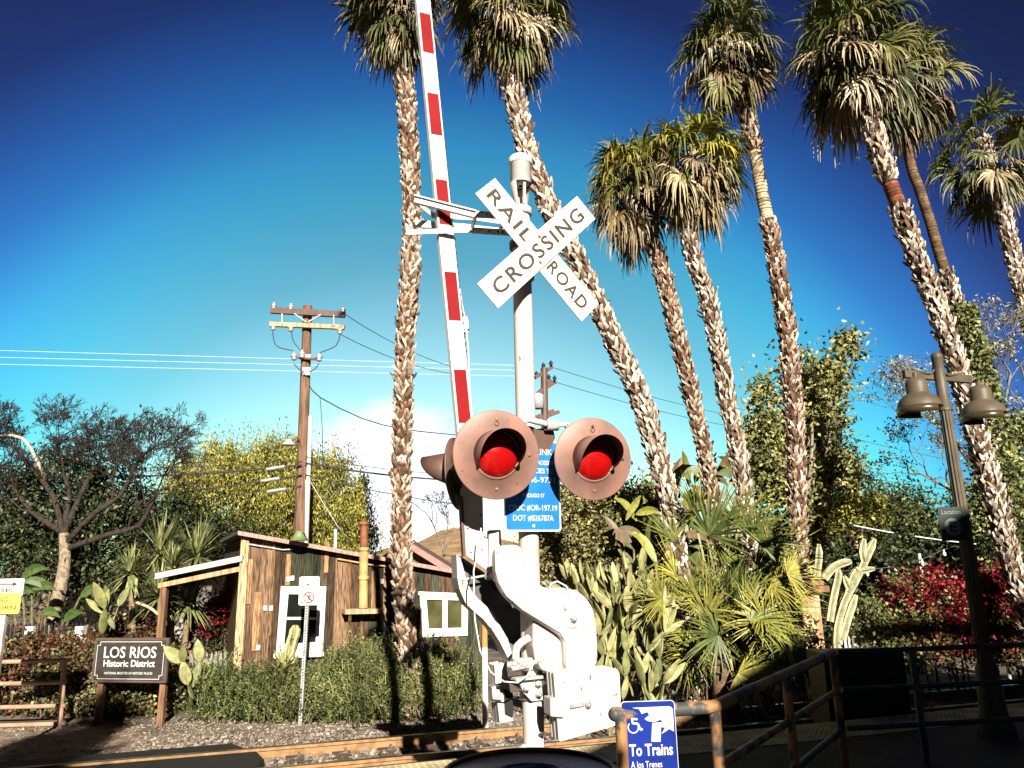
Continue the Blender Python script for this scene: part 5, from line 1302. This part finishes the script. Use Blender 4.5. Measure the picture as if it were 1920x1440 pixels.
# young fan palm: big stiff fans low down
yp = thing('young_fan_palm', V(at(1350, 1200, 11).x, 11, 0), 'low young fan palm with big stiff yellow green fans below the tall palms', 'palm')
rng = np.random.default_rng(95); Q, T = [], []
YP = [(.20, .195, .035), (.13, .15, .03), (.24, .22, .045), (.07, .095, .025)]
cen = at(1345, 1110, 11.2)
spec = [(1330, 1000, 75, 1.2), (1300, 960, 95, .9), (1390, 985, 60, .9), (1420, 1010, 40, .9), (1450, 1050, 25, .9), (1265, 1075, 150, .8), (1260, 1010, 120, .7), (1420, 1075, 5, .9), (1450, 1095, -5, .9), (1300, 1190, 200, .7), (1350, 1200, -60, .8), (1400, 1190, -40, .8), (1290, 1225, 230, .7), (1380, 1240, -60, .8), (1460, 1140, -12, .8), (1400, 1130, 10, .8), (1240, 1120, 170, .7), (1330, 1090, 90, .7), (1430, 1160, -20, .8), (1360, 1050, 60, .8), (1310, 1130, 160, .6), (1480, 1075, 12, .6), (1330, 1230, 260, .8)]
for k in range(24): spec.append((1385 + rng.normal() * 55, 1150 + rng.normal() * 50, rng.uniform(-70, 220), .78))
for px, py, ang, L in spec:
    c = np.array(at(px, py, 10.9 + rng.normal() * .35)); dv = Vector(c) - cen; 
    a = math.radians(ang) + rng.normal() * .15; d = np.array([math.cos(a), -.35 + rng.normal() * .25, math.sin(a)]); d /= np.linalg.norm(d)
    start = np.array(cen) + rng.normal(size=3) * .08
    az = math.atan2(d[1], d[0]); el_ = math.asin(d[2])
    t = np.array(YP[rng.integers(0, 4)]) * rng.uniform(.8, 1.2)
    q, tt = frond(rng, c - d * .15, az, el_, .12, L * .85, .1, .16, t, t * 1.15 + np.array([.05, .04, .01]), nseg=42, pet=False, spread=88, face=np.array([.25 + rng.normal() * .35, -1, .45 + rng.normal() * .3])); Q.append(q); T.append(tt)
    s_ = np.cross(c - start, [0, 1, 0]); s_ = s_ / max(1e-6, np.linalg.norm(s_)) * .014
    Q.append(np.array([[start - s_, c - d * .1 - s_, c - d * .1 + s_, start + s_]])); T.append(np.tile(t * 1.1, (1, 4, 1)))
build_quads('fans', np.concatenate(Q), np.concatenate(T), M_LEAF, yp)
MB().tube([V(cen.x, 11.2, 0), cen], [.2, .16], 10, tint=(.16, .10, .06)).build('trunk', M_BARK, yp)
# dark understory of the young palm
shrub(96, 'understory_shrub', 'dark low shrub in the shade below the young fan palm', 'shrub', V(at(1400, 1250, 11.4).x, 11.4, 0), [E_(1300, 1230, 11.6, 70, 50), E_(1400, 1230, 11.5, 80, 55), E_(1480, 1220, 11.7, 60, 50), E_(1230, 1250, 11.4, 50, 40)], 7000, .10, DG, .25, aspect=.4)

shrub(97, 'leafy_thicket', 'green and yellow leafy thicket behind the young fan palm', 'shrub', V(at(1300, 1100, 16.5).x, 16.5, 0), [E_(x, y, 16.5, 60, 60, .6) for x, y in ((1190, 1000), (1250, 1040), (1310, 1030), (1380, 1040), (1440, 1060), (1220, 950))], 15000, .12, MG + YG[:1], .3, aspect=.5)

rng = np.random.default_rng(131); ag = thing('agave', V(at(520, 1262, 12.1).x, 12.1, 0), 'pale yellow green spiky agave at the foot of the spotted column cactus', 'agave')
Q, T = blades(rng, at(528, 1262, 12.05), 46, .42, .075, [(.30, .29, .11), (.24, .25, .09), (.36, .33, .15)], (15, 85), .12); build_quads('leaves', Q, T, M_LEAF, ag)
MB().tube([V(at(528, 1262, 12.05).x, 12.05, 0), at(528, 1262, 12.05)], .06, 7, tint=(.2, .16, .08)).build('stem', M_BARK, ag)
# ------------------------------------------------------------------ poles, wires, lamp, rails, odds and ends
# utility pole
Yu = 20.0
ub = V(at(563, 1030, Yu).x, Yu, 0)
up_ = thing('utility_pole', ub, 'tall brown wooden utility pole with two crossarms above the shack', 'utility pole')
def yy(px, py, Y=Yu): return at(px, py, Y)
tp = yy(577, 574)
pole = MB().tube([ub, tp], [.17, .13], 14).build('pole', mat('creosoted_pole', (.20, .115, .07), .9, col2=(.09, .05, .03), scale=3, stretch=(7, 7, .5), bump=.4), up_)
m = MB().bar(yy(508, 582, Yu - .2), yy(647, 590, Yu - .2), .12, .17); m.build('crossarm', M_DARKBROWN, up_)
m = MB().bar(yy(506, 608, Yu - .2), yy(646, 614, Yu - .2), .12, .12); m.build('crossarm', M_TANWOOD, up_)
m = MB()
for a, b in (((552, 588), (575, 604)), ((602, 590), (578, 604)), ((529, 588), (529, 608)), ((626, 591), (626, 610))): m.bar(yy(*a, Yu - .29), yy(*b, Yu - .29), .05, .02)
m.build('brace', M_WHITE, up_)
m = MB().bar(yy(548, 670, Yu - .2), yy(600, 674, Yu - .2), .06, .06); m.build('bracket', M_WOOD, up_)
def insul(p, s=1.0, par=up_, mm=M_STEEL):
    m = MB().lathe([(.02, 0), (.055, .02), (.055, .05), (.035, .06), (.07, .08), (.07, .11), (.03, .14), (.035, .17), (.001, .18)], p, Z, 10)
    for i, v in enumerate(m.v): m.v[i] = tuple(p + (Vector(v) - p) * s)
    return m.build('insulator', mm, par)
for x, y in ((513, 580), (545, 582), (643, 588)): insul(yy(x, y, Yu - .2), 1.2)
for x, y in ((512, 620), (545, 622), (637, 627)): insul(yy(x, y, Yu - .2), 1.25, mm=M_STEEL)
for x, y in ((551, 676), (566, 672), (598, 678)): insul(yy(x, y, Yu - .25), 1.4, mm=M_STEEL)
m = MB()
for a, b, c in (((511, 622), (518, 648), (550, 658)), ((547, 622), (550, 640), (566, 660)), ((638, 626), (630, 648), (598, 662)), ((551, 682), (560, 692), (572, 700)), ((598, 682), (590, 692), (580, 698))):
    m.tube(interp([yy(*a, Yu - .25), yy(*b, Yu - .25), yy(*c, Yu - .25)], .12), .014, 5)
m.build('jumper_wire', M_WIRE, up_)
MB().tube([yy(582, 780, Yu - .1), yy(574, 1020, Yu - .1)], .06, 8).build('riser_conduit', M_WARMW, up_)
m = MB()
for py in (668, 692, 700): m.box(yy(575, py, Yu - .17), .22, .03, .10)
m.build('marker_plate', M_WHITE, up_)
# street light on the pole
m = MB().tube(interp([yy(570, 850, Yu - .1), yy(560, 820, Yu - .25), yy(552, 822, Yu - .35), yy(545, 828, Yu - .4)], .1), .025, 6); sa_ = m.build('light_arm', M_WOOD, up_)
MB().lathe([(.02, .16), (.06, .14), (.13, .06), (.19, 0), (.12, -.02), (.001, -.03)], yy(541, 834, Yu - .4), Z, 16).build('street_light_head', M_DIRTYW, up_)
for px, py, w in ((518, 880, .55), (508, 902, .62), (520, 922, .6)):
    o = MB().tube([yy(px - 18, py, Yu - .3), yy(px + 16, py - 5, Yu - .3)], .05, 8).build('splice_case', M_STEEL, loc=yy(px, py, Yu - .3))
    tag(o, 'grey splice case hanging on the cables left of the utility pole', 'splice case', 'splice cases on the cables')

# distant pole with transformer, between the lights and the mast
Yd = 28
db = V(at(1022, 1000, Yd).x, Yd, 0)
dp = thing('utility_pole', db, 'distant dark utility pole with grey transformer right of the mast', 'utility pole')
MB().tube([db, at(1020, 690, Yd)], [.17, .13], 10).build('pole', M_DARKBROWN, dp)
for a, b in (((1003, 708), (1036, 688)), ((1004, 742), (1034, 714)), ((1008, 738), (1041, 716)), ((1000, 784), (1038, 770)), ((1010, 786), (1048, 772))): MB().bar(at(*a, Yd - .15), at(*b, Yd + .15), .12, .14).build('crossarm', M_DARKBROWN, dp)
for x, y in ((1033, 686), (1019, 690), (1029, 712), (1040, 714), (1006, 706)): insul(at(x, y, Yd), 1.2, dp, M_BLACK)
MB().lathe([(.02, .0), (.22, .02), (.22, .55), (.12, .62), (.001, .63)], at(1009, 767, Yd - .3), Z, 14).build('transformer', mat('transformer_grey', (.34, .32, .38), .5), dp)
pp_ = at(1581, 880, 23); MB().tube([V(pp_.x + .1, 23, 0), pp_], .13, 10).build('pole', M_TANWOOD, loc=V(pp_.x + .1, 23, 0))
po3 = bpy.data.objects['pole.002'] if 'pole.002' in bpy.data.objects else None
for o in bpy.data.objects:
    if o.name.startswith('pole') and o.parent is None: o.name = 'wooden_pole'; tag(o, 'tan wooden pole end among the trees right of the tall leafy tree', 'pole')

def wire(pts, r, m_, label, group, sag=.0):
    P = [at(*p) for p in pts]
    if len(P) == 2:
        a, b = P; P = [a + (b - a) * (i / 14) - Z * sag * 4 * (i / 14) * (1 - i / 14) for i in range(15)]
    else: P = interp(P, .6)
    o = MB().tube(P, r, 5, caps=False).build('overhead_wire', m_, loc=P[0]); return tag(o, label, 'wire', group)
LB = 'high pale wires crossing the sky'
wire([(-40, 656, 30), (1000, 686, 34)], .009, M_PALEWIRE, 'topmost of the three pale wires crossing the sky left of the mast', LB)
wire([(-40, 669, 30), (1000, 695, 34)], .009, M_PALEWIRE, 'middle one of the three pale wires crossing the sky', LB)
wire([(-40, 682, 30), (1000, 706, 34)], .009, M_PALEWIRE, 'lowest of the three pale wires crossing the sky', LB)
CB = 'dark cables strung along the utility pole'
wire([(-40, 878, 19), (566, 864, 19.8)], .012, M_WIRE, 'thin dark cable left of the utility pole, above the thick one', CB, .1)
wire([(-40, 893, 19), (566, 872, 19.8)], .028, M_WIRE, 'thick dark cable sagging left of the utility pole', CB, .15)
wire([(-40, 940, 19), (566, 890, 19.8)], .022, M_WIRE, 'dark cable through the bare tree, lower left of the pole', CB, .2)
wire([(-40, 948, 19), (566, 910, 19.8)], .014, M_WIRE, 'lowest dark cable left of the utility pole', CB, .2)
wire([(572, 868, 19.8), (900, 902, 22)], .026, M_WIRE, 'thick dark cable right of the utility pole running behind the palm', CB, .1)
wire([(572, 856, 19.8), (900, 892, 22)], .010, M_WIRE, 'thin dark cable right of the utility pole, above the thick one', CB, .1)
wire([(572, 890, 19.8), (900, 950, 22)], .014, M_WIRE, 'dark cable falling to the right across the pepper tree', CB, .1)
wire([(580, 723, 19.8), (600, 745, 20), (680, 785, 21), (760, 805, 22), (860, 816, 24)], .016, M_WIRE, 'dark service drop curving right from the utility pole', CB)
wire([(600, 745, 20), (604, 800, 20), (606, 880, 21)], .010, M_WIRE, 'thin wire hanging straight down beside the utility pole', CB)
wire([(648, 590, 19.8), (860, 690, 26)], .010, M_WIRE, 'upper thin wire descending right from the crossarm', CB, .2)
wire([(640, 628, 19.8), (860, 702, 26)], .010, M_WIRE, 'lower thin wire descending right from the crossarm', CB, .2)
wire([(577, 895, 19.8), (632, 985, 20.5), (650, 1005, 21)], .010, M_PALEWIRE, 'pale guy wire slanting down right of the pole', CB)
wire([(1040, 690, 28), (1500, 800, 40)], .012, M_WIRE, 'thin wire running right from the distant pole', CB, .3)
wire([(1040, 716, 28), (1500, 818, 40)], .012, M_WIRE, 'second thin wire running right from the distant pole, below the first', CB, .3)
wire([(1380, 765, 36), (1900, 885, 40)], .012, M_WIRE, 'thin wire behind the tall leafy tree', CB, .2)
wire([(1380, 850, 30), (1900, 930, 34)], .012, M_WIRE, 'low thin wire in the gap left of the street lamp', CB, .2)
wire([(1600, 985, 14), (1830, 1020, 14)], .012, M_PALEWIRE, 'pale cable in front of the round tree', CB, .03)

# twin street lamp
Yl2 = 7.6
lb_ = V(at(1850, 1235, Yl2).x - .02, Yl2, PZ)
lt2 = at(1755, 662, Yl2); lb_.x = lt2.x
sl_ = thing('street_lamp', lb_, 'bronze green street lamp with two hanging bell shades', 'street lamp')
zt_ = lt2.z
m = MB(); n_ = 24; P = []
zs = [PZ, PZ + .5, PZ + .55, PZ + .6, at(0, 0, 1).z]
m.lathe([(.16, 0), (.16, .12), (.12, .2), (.10, .6), (.085, .65)], lb_, Z, 20)
vs = []; fs = []                                            # fluted shaft
za, zb = PZ + .6, at(1775, 770, Yl2).z
for j in range(2):
    for k in range(48):
        a = 2 * math.pi * k / 48; r = (.072, .056)[j] * (1.0 if k % 4 in (0, 1) else .88); vs.append(V(lb_.x + r * math.cos(a), Yl2 + r * math.sin(a), (za, zb)[j]))
for k in range(48): fs.append((k, (k + 1) % 48, 48 + (k + 1) % 48, 48 + k))
m.add(vs, fs)
m.lathe([(.062, 0), (.062, .03), (.055, .035), (.055, zt_ - zb - .07), (.06, zt_ - zb - .06), (.058, zt_ - zb - .03), (.04, zt_ - zb), (.001, zt_ - zb + .012)], V(lb_.x, Yl2, zb), Z, 20)
m.build('pole', M_LAMP, sl_)
ca = at(1762, 705, Yl2); cz_ = ca.z
e1, e2 = at(1700, 700, Yl2 - .05), at(1826, 716, Yl2 + .05)
la1 = V(at(1699, 700, 7.5).x, 7.55, cz_ + .02); la2 = V(at(1826, 716, 7.7).x, 7.75, cz_ - .01)
m = MB().bar(la1, la2, .05, .085); m.build('crossarm', M_LAMP, sl_, bevel=.005)
for e, s in ((la1, 1), (la2, -1)):
    m = MB().tube(interp([V(lb_.x, Yl2, zt_ - .10), V(lb_.x, Yl2, zt_ - .10) + (e - V(lb_.x, Yl2, cz_)) * .25 - Z * .13, V(lb_.x, Yl2, cz_ + .06) + (e - V(lb_.x, Yl2, cz_)) * .75], .04), .010, 6); m.build('curved_brace', M_LAMP, sl_)
    px_c = 1716 if s > 0 else 1835; top_ = (708 if s > 0 else 722)
    c = at(px_c, top_, e.y); D = Yl2 * 1.0
    c = V(c.x, e.y, c.z)
    pr = [(.02, .05), (.028, .0), (.075, -.012), (.10, -.045), (.105, -.06), (.107, -.065), (.107, -.17), (.11, -.175), (.15, -.20), (.195, -.25), (.215, -.31), (.217, -.325), (.212, -.325), (.19, -.25), (.10, -.17)]
    sh = MB().lathe(pr, c, Z, 36).build('lamp_shade', M_LAMP, sl_)
    MB().lathe([(.216, -.318), (.222, -.318), (.222, -.395), (.214, -.395), (.212, -.32)], c, Z, 40, a0=math.radians(60), a1=math.radians(290)).build('shield_band', mat('bronze_band', (.12, .09, .055), .25, metal=.6), sh)
    MB().tube([c + Z * .05, V(c.x, e.y, cz_ - .03)], .03, 8).build('hanger', M_LAMP, sl_)
# location sign on the lamp post
ls = thing('location_sign', at(1788, 1020, 7.5), 'small dark Location E sign fixed to the lamp post', 'sign')
cl2 = at(1786, 982, 7.45); yv2 = V(0, -1, 0)
lp_ = MB().prism([cl2 + V(x * .125, 0, z * .165) for x, z in ((-1, -1), (1, -1), (1, 1), (-1, 1))], (0, .01, 0)).build('sign_plate', mat('dark_green_sign', (.012, .022, .018), .5), ls)
text('Location', cl2 + V(-.0, 0, .115), V(1, 0, 0), Z, .19, .045, mat('dim_lettering', (.20, .24, .22), .6), lp_)
MB().lathe([(.085, 0), (.085, .002), (.001, .002)], cl2 + V(0, -.0005, -.03), yv2, 28).build('disc', mat('dim_disc', (.22, .27, .25), .6), lp_)
text('E', cl2 + V(0, -.004, -.03), V(1, 0, 0), Z, .07, .105, MATS['dark_green_sign'], lp_, bold=.03)
MB().box(cl2 + V(.08, .06, 0), .16, .03, .05).build('mount', M_BLACK, ls)

# ramp handrails
def hrail(label, rails_pts, posts, m_, r=.03, name='handrail', group=None):
    root = thing(name, Vector(posts[0][0]), label, 'handrail', group)
    for P, rr, mm in rails_pts: MB().tube(interp([Vector(p) for p in P], .12) if len(P) > 2 else P, rr, 12).build('rail', mm, root)
    for a, b in posts: MB().tube([a, b], r, 12).build('post', m_, root)
    return root
hA = at(1153, 1340, 4.25); hB = at(1340, 1325, 4.4); zR = hB.z; hA.z = zR + .0
hC = at(1562, 1234, 6.6); hC.z = zR + .0
dRC = hC - hB
mid1, mid2 = -.30, -.60
def lerp(a, b, t): return a + (b - a) * t
r1 = hrail('rusty brown tubular handrail in front, with flaking paint, by the blue sign',
      [([hA, lerp(hA, hB, .5), hB], .036, M_RUSTPIPE), ([hB, lerp(hB, hC, .5), hC], .034, M_RUSTPIPE),
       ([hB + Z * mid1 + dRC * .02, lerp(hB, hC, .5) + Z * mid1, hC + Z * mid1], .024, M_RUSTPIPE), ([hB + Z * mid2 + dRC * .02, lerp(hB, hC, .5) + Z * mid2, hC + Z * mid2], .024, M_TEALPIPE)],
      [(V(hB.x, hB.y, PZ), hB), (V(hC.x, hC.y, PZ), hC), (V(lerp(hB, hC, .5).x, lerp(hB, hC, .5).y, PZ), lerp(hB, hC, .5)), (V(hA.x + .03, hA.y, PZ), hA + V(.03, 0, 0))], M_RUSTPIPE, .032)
MB().ball(hA, .037, 10).build('end_cap', M_RUSTPIPE, r1)
MB().ball(hB, .038, 10).build('end_cap', M_RUSTPIPE, r1)
hD = hC + V(4.0, .6, 0)
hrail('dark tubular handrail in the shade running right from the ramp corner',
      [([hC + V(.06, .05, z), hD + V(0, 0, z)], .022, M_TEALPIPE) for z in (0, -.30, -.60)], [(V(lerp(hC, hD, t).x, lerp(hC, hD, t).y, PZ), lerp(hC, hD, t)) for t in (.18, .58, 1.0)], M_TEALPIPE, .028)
# low wooden planter boxes in the shade, which is put into their black colour
bxx = thing('concrete_planter', V(at(1600, 1260, 9.0).x, 9.0, 0), 'low dark planter box in the shade behind the ramp rails', 'planter')
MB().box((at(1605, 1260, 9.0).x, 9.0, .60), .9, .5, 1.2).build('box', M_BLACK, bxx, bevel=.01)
# trash can in front of the mast
Yc = 2.75
tcn = V(at(992, 1440, Yc).x, Yc, PZ); zt3 = at(992, 1456, Yc).z
can = thing('trash_can', tcn, 'round dark metal trash can with rusty rim at the bottom centre', 'trash can')
MB().lathe([(.24, 0), (.27, .05), (.285, zt3 - PZ - .05), (.28, zt3 - PZ - .02)], tcn, Z, 40).build('body', M_BLACK, can)
MB().lathe([(.285, -.05), (.305, -.035), (.31, -.01), (.30, .012), (.285, .014), (.20, -.005), (.125, -.005), (.12, -.06), (.001, -.30)], V(tcn.x, Yc, zt3), Z, 48).build('lid', mat('black_gloss', (.012, .013, .014), .4), can)
MB().lathe([(.293, .008), (.300, .020), (.291, .026), (.282, .020), (.286, .010)], V(tcn.x, Yc, zt3), Z, 48).build('rim', M_RUSTPIPE, can)
MB().lathe([(.124, .0), (.132, .010), (.122, .014), (.116, .0)], V(tcn.x, Yc, zt3), Z, 36).build('opening_ring', M_STEEL, can)

# tan pipe barrier at the left
Yb = 10.6; bz0 = atz(112, 1362, 0); Yb = bz0.y
br = thing('pipe_barrier', bz0, 'tan painted four rail pipe barrier at the left edge', 'barrier')
for y0 in (1238, 1279, 1323, 1357):
    b = at(124 if y0 > 1250 else 131, y0, Yb); MB().tube([V(-9.5, Yb - .1, b.z), V(b.x, Yb, b.z)], .032, 12).build('rail', M_TANPIPE, br)
pzt = at(125, 1238, Yb); MB().tube([V(bz0.x, Yb, -.02), V(pzt.x - .03, Yb, pzt.z)], .04, 12).build('post', M_TANPIPE, br)
MB().tube([V(-8.6, Yb - .08, 0), V(-8.6, Yb - .08, pzt.z)], .04, 12).build('post', M_TANPIPE, br)

# low white wall and picket fences
lw_ = at(90, 1196, 15.0)
o = MB().box((lw_.x - 1.2, 13.7, lw_.z / 2), 4.6, .12, lw_.z).build('low_wall', M_WHITE, loc=V(lw_.x, 13.7, 0)); tag(o, 'low white wall top showing above the left hedge', 'wall')
for k, (px, py) in enumerate(((59, 1180), (152, 1180))):
    p = at(px, py, 13.55); o = MB().box((p.x, 13.55, p.z / 2), .14, .14, p.z + .1).build('wall_pier', M_WHITE, loc=V(p.x, 13.55, 0)); tag(o, ('white pier on the low wall left of the bare tree trunk', 'white pier on the low wall right of the bare tree trunk')[k], 'pier')
def picket(label, x0, x1, ytop, ybot, Y, n, m_):
    a, b = at(x0, ytop, Y), at(x1, ytop, Y); root = thing('picket_fence', V((a.x + b.x) / 2, Y, 0), label, 'fence')
    m = MB()
    for i in range(n):
        x = a.x + (b.x - a.x) * (i + .5) / n; w = (b.x - a.x) / n * .3; z1 = a.z
        m.prism([V(x - w, Y, 0), V(x + w, Y, 0), V(x + w, Y, z1 - .06), V(x, Y, z1), V(x - w, Y, z1 - .06)], (0, .02, 0))
    m.build('pickets', m_, root); m = MB()
    for f in (.35, .8): m.bar(V(a.x, Y + .05, a.z * f), V(b.x, Y + .05, a.z * f), .03, .06)
    m.build('fence_rail', m_, root)
mat('fence_grey', (.22, .21, .19), .8)
picket('grey white picket fence behind the slender prickly pear at the shack', 330, 445, 1222, 1300, 13.9, 13, MATS['fence_grey'])
picket('grey picket fence below the column cactus', 1535, 1640, 1192, 1230, 12.8, 14, M_DIRTYW)
picket('dark iron fence behind the left hedge', -20, 300, 1170, 1196, 14.0, 40, M_BLACK)
# wooden gate post with cap beside the palm
wpst = thing('wooden_gate_post', V(at(1515, 1190, 12.6).x, 12.6, 0), 'pale wooden box post with a flat cap right of the tall palm', 'post')
c = at(1517, 1150, 12.6); tz = at(1517, 1108, 12.6).z; MB().box((c.x, 12.6, tz / 2), .30, .25, tz).build('post', M_TANWOOD, wpst, bevel=.01)
MB().box((c.x - .1, 12.6, tz + .04), .75, .5, .09).build('cap', M_WOOD, wpst); MB().box((c.x - .1, 12.6, tz + .13), .62, .42, .07).build('cap', M_WOOD, wpst)
# string lights
stl = thing('string_lights', at(1740, 1075, 14.2), 'string of small bulbs sagging between white poles above the bougainvillea', 'string lights')
sg = [at(x, y, 14.2) for x, y in ((1545, 1078), (1600, 1068), (1650, 1066), (1705, 1056), (1750, 1040), (1790, 1024), (1850, 1035))]
MB().tube(interp(sg, .2), .010, 5).build('wire', M_WIRE, stl)
IP = interp(sg, .35)
M_BULB = mat('bulb', (.75, .72, .65), .15)
for p in IP[1::2]:
    b = MB().lathe([(.001, -.14), (.035, -.10), (.03, -.06), (.015, -.04), (.015, 0)], p, Z, 8).build('bulb', M_BULB, stl)
for k, (x0, y0, x1, y1) in enumerate(((1723, 1038, 1733, 1082), (1806, 1015, 1816, 1086), (1853, 1030, 1862, 1070))):
    a, b = at(x0, y0, 14.25), at(x1, y1, 14.25); o = MB().tube([V(a.x, 14.25, 0), a], .03, 8).build('light_pole', M_WHITE, loc=V(a.x, 14.25, 0)); tag(o, ('left white pole', 'middle white pole', 'right white pole')[k] + ' holding the string lights', 'pole')
# marker post by the track, white with orange top
mp_ = thing('marker_post', V(at(909, 1310, 11.0).x, 11.0, 0), 'slim white marker post with orange label left of the mast', 'marker post')
zt4 = at(908, 1165, 11.0).z; x4 = at(909, 1240, 11.0).x
MB().tube([V(x4, 11, 0), V(x4, 11, zt4 - .35)], .042, 10).build('post', M_WHITE, mp_); MB().tube([V(x4, 11, zt4 - .35), V(x4, 11, zt4)], .043, 10).build('orange_top', mat('faded_orange', (.50, .20, .06), .6), mp_)

# ------------------------------------------------------------------ unseen building, cypress and kiosk shapes added behind the camera for foreground shade
sb_ = MB(); M_ST = mat('stucco', (.55, .45, .35), .9)
def shadow_src(x, y, z, yb):
    """point at depth yb whose shadow falls on (x, y, z)"""
    t = (y - yb) / (math.cos(SUN_OFF) * math.cos(SUN_EL)); return Vector((x, y, z)) + SUN_DIR * t
st = thing('unseen_shade_building', V(9, -7, 0), 'stucco station building behind the viewer that shades the right foreground', 'building')  # unseen; outline shaped to drop shade on the right foreground
e0 = shadow_src(*at(1780, 1222, 13.0), -4); e1 = shadow_src(*at(1262, 1330, 4.36), -4)
EZ = e0.z - .45; EX = e1.x + .30
sk = math.tan(SUN_OFF); EL = 5.9
def slab(y0, y1, z0, z1, dz0, ov=0.0):
    m = MB(); pr = [(-ov, z0(EX - ov)), (5.0, z0(EX + 5.0)), (16, z0(EX + 16)), (16, z1(EX + 16)), (5.0, z1(EX + 5.0)), (-ov, z1(EX - ov))]
    a = [V(EX + x, y0, z) for x, z in pr]; b = [V(EX + x + (y0 - y1) * sk, y1, z) for x, z in pr]
    m.add(a + b, [(0, 1, 4, 5), (1, 2, 3, 4), (11, 10, 7, 6), (10, 9, 8, 7), (0, 5, 11, 6), (2, 8, 9, 3), (5, 4, 10, 11), (4, 3, 9, 10), (0, 6, 7, 1), (1, 7, 8, 2)]); return m
ht = lambda x: EL + (EZ - EL) * max(0, min(1, (x - EX) / 5.0))
slab(-4, -9, lambda x: 0, ht, 0).build('walls', M_ST, st)
slab(-3.8, -9.2, lambda x: ht(x) + .002, lambda x: ht(x) + .15, 0, .1).build('roof', MATS['red_brown_roof'], st)
MB().box((EX + 11, -3.9, EZ + .58), 9.5, .06, .30).build('shade_board', M_ST, st)  # added with its posts to throw a shadow band on the bougainvillea
for k in range(6): MB().box((EX + 6.5 + k * 1.8, -3.9, EZ + .35), .05, .05, .5).build('shade_board_post', M_ST, st)
cb = shadow_src(*atz(190, 1350, 0), -4.5); ct_ = shadow_src(*at(300, 1262, 13.0), -4.5); ct_.z *= .92
cy = thing('unseen_cypress', V(cb.x, -4.5, 0), 'slim dark cypress behind the viewer whose shadow crosses the left foreground', 'tree')  # unseen; a tree made up to fit the shadow on the left
rng = np.random.default_rng(120); pts, cs = fill(rng, [(V(cb.x, -4.5, ct_.z * f_), w_, w_, ct_.z * .16) for f_, w_ in ((.12, .8), (.3, .95), (.5, .95), (.7, .85), (.86, .6))], 60000, .25, 60, .1)
Q, T = cards(rng, pts, .16, .10, DG, -.6); build_quads('crown', Q, T, M_LEAF, cy); MB().tube([V(cb.x, -4.5, 0), V(cb.x, -4.5, ct_.z * .9)], [.16, .03], 8, tint=(.12, .08, .05)).build('trunk', M_BARK, cy)

kx = .17 + 5.9 * math.tan(SUN_OFF)
kk = thing('unseen_shade_block', V(kx, -3.4, 0), 'ticket kiosk behind the viewer that shades the trash can', 'kiosk')  # unseen; added only to shade the trash can
MB().box((kx, -3.4, 2.4), 1.15, .8, 4.8).build('walls', M_ST, kk); MB().box((kx, -3.4, 4.84), 1.35, 1.0, .08).build('roof', MATS['red_brown_roof'], kk)
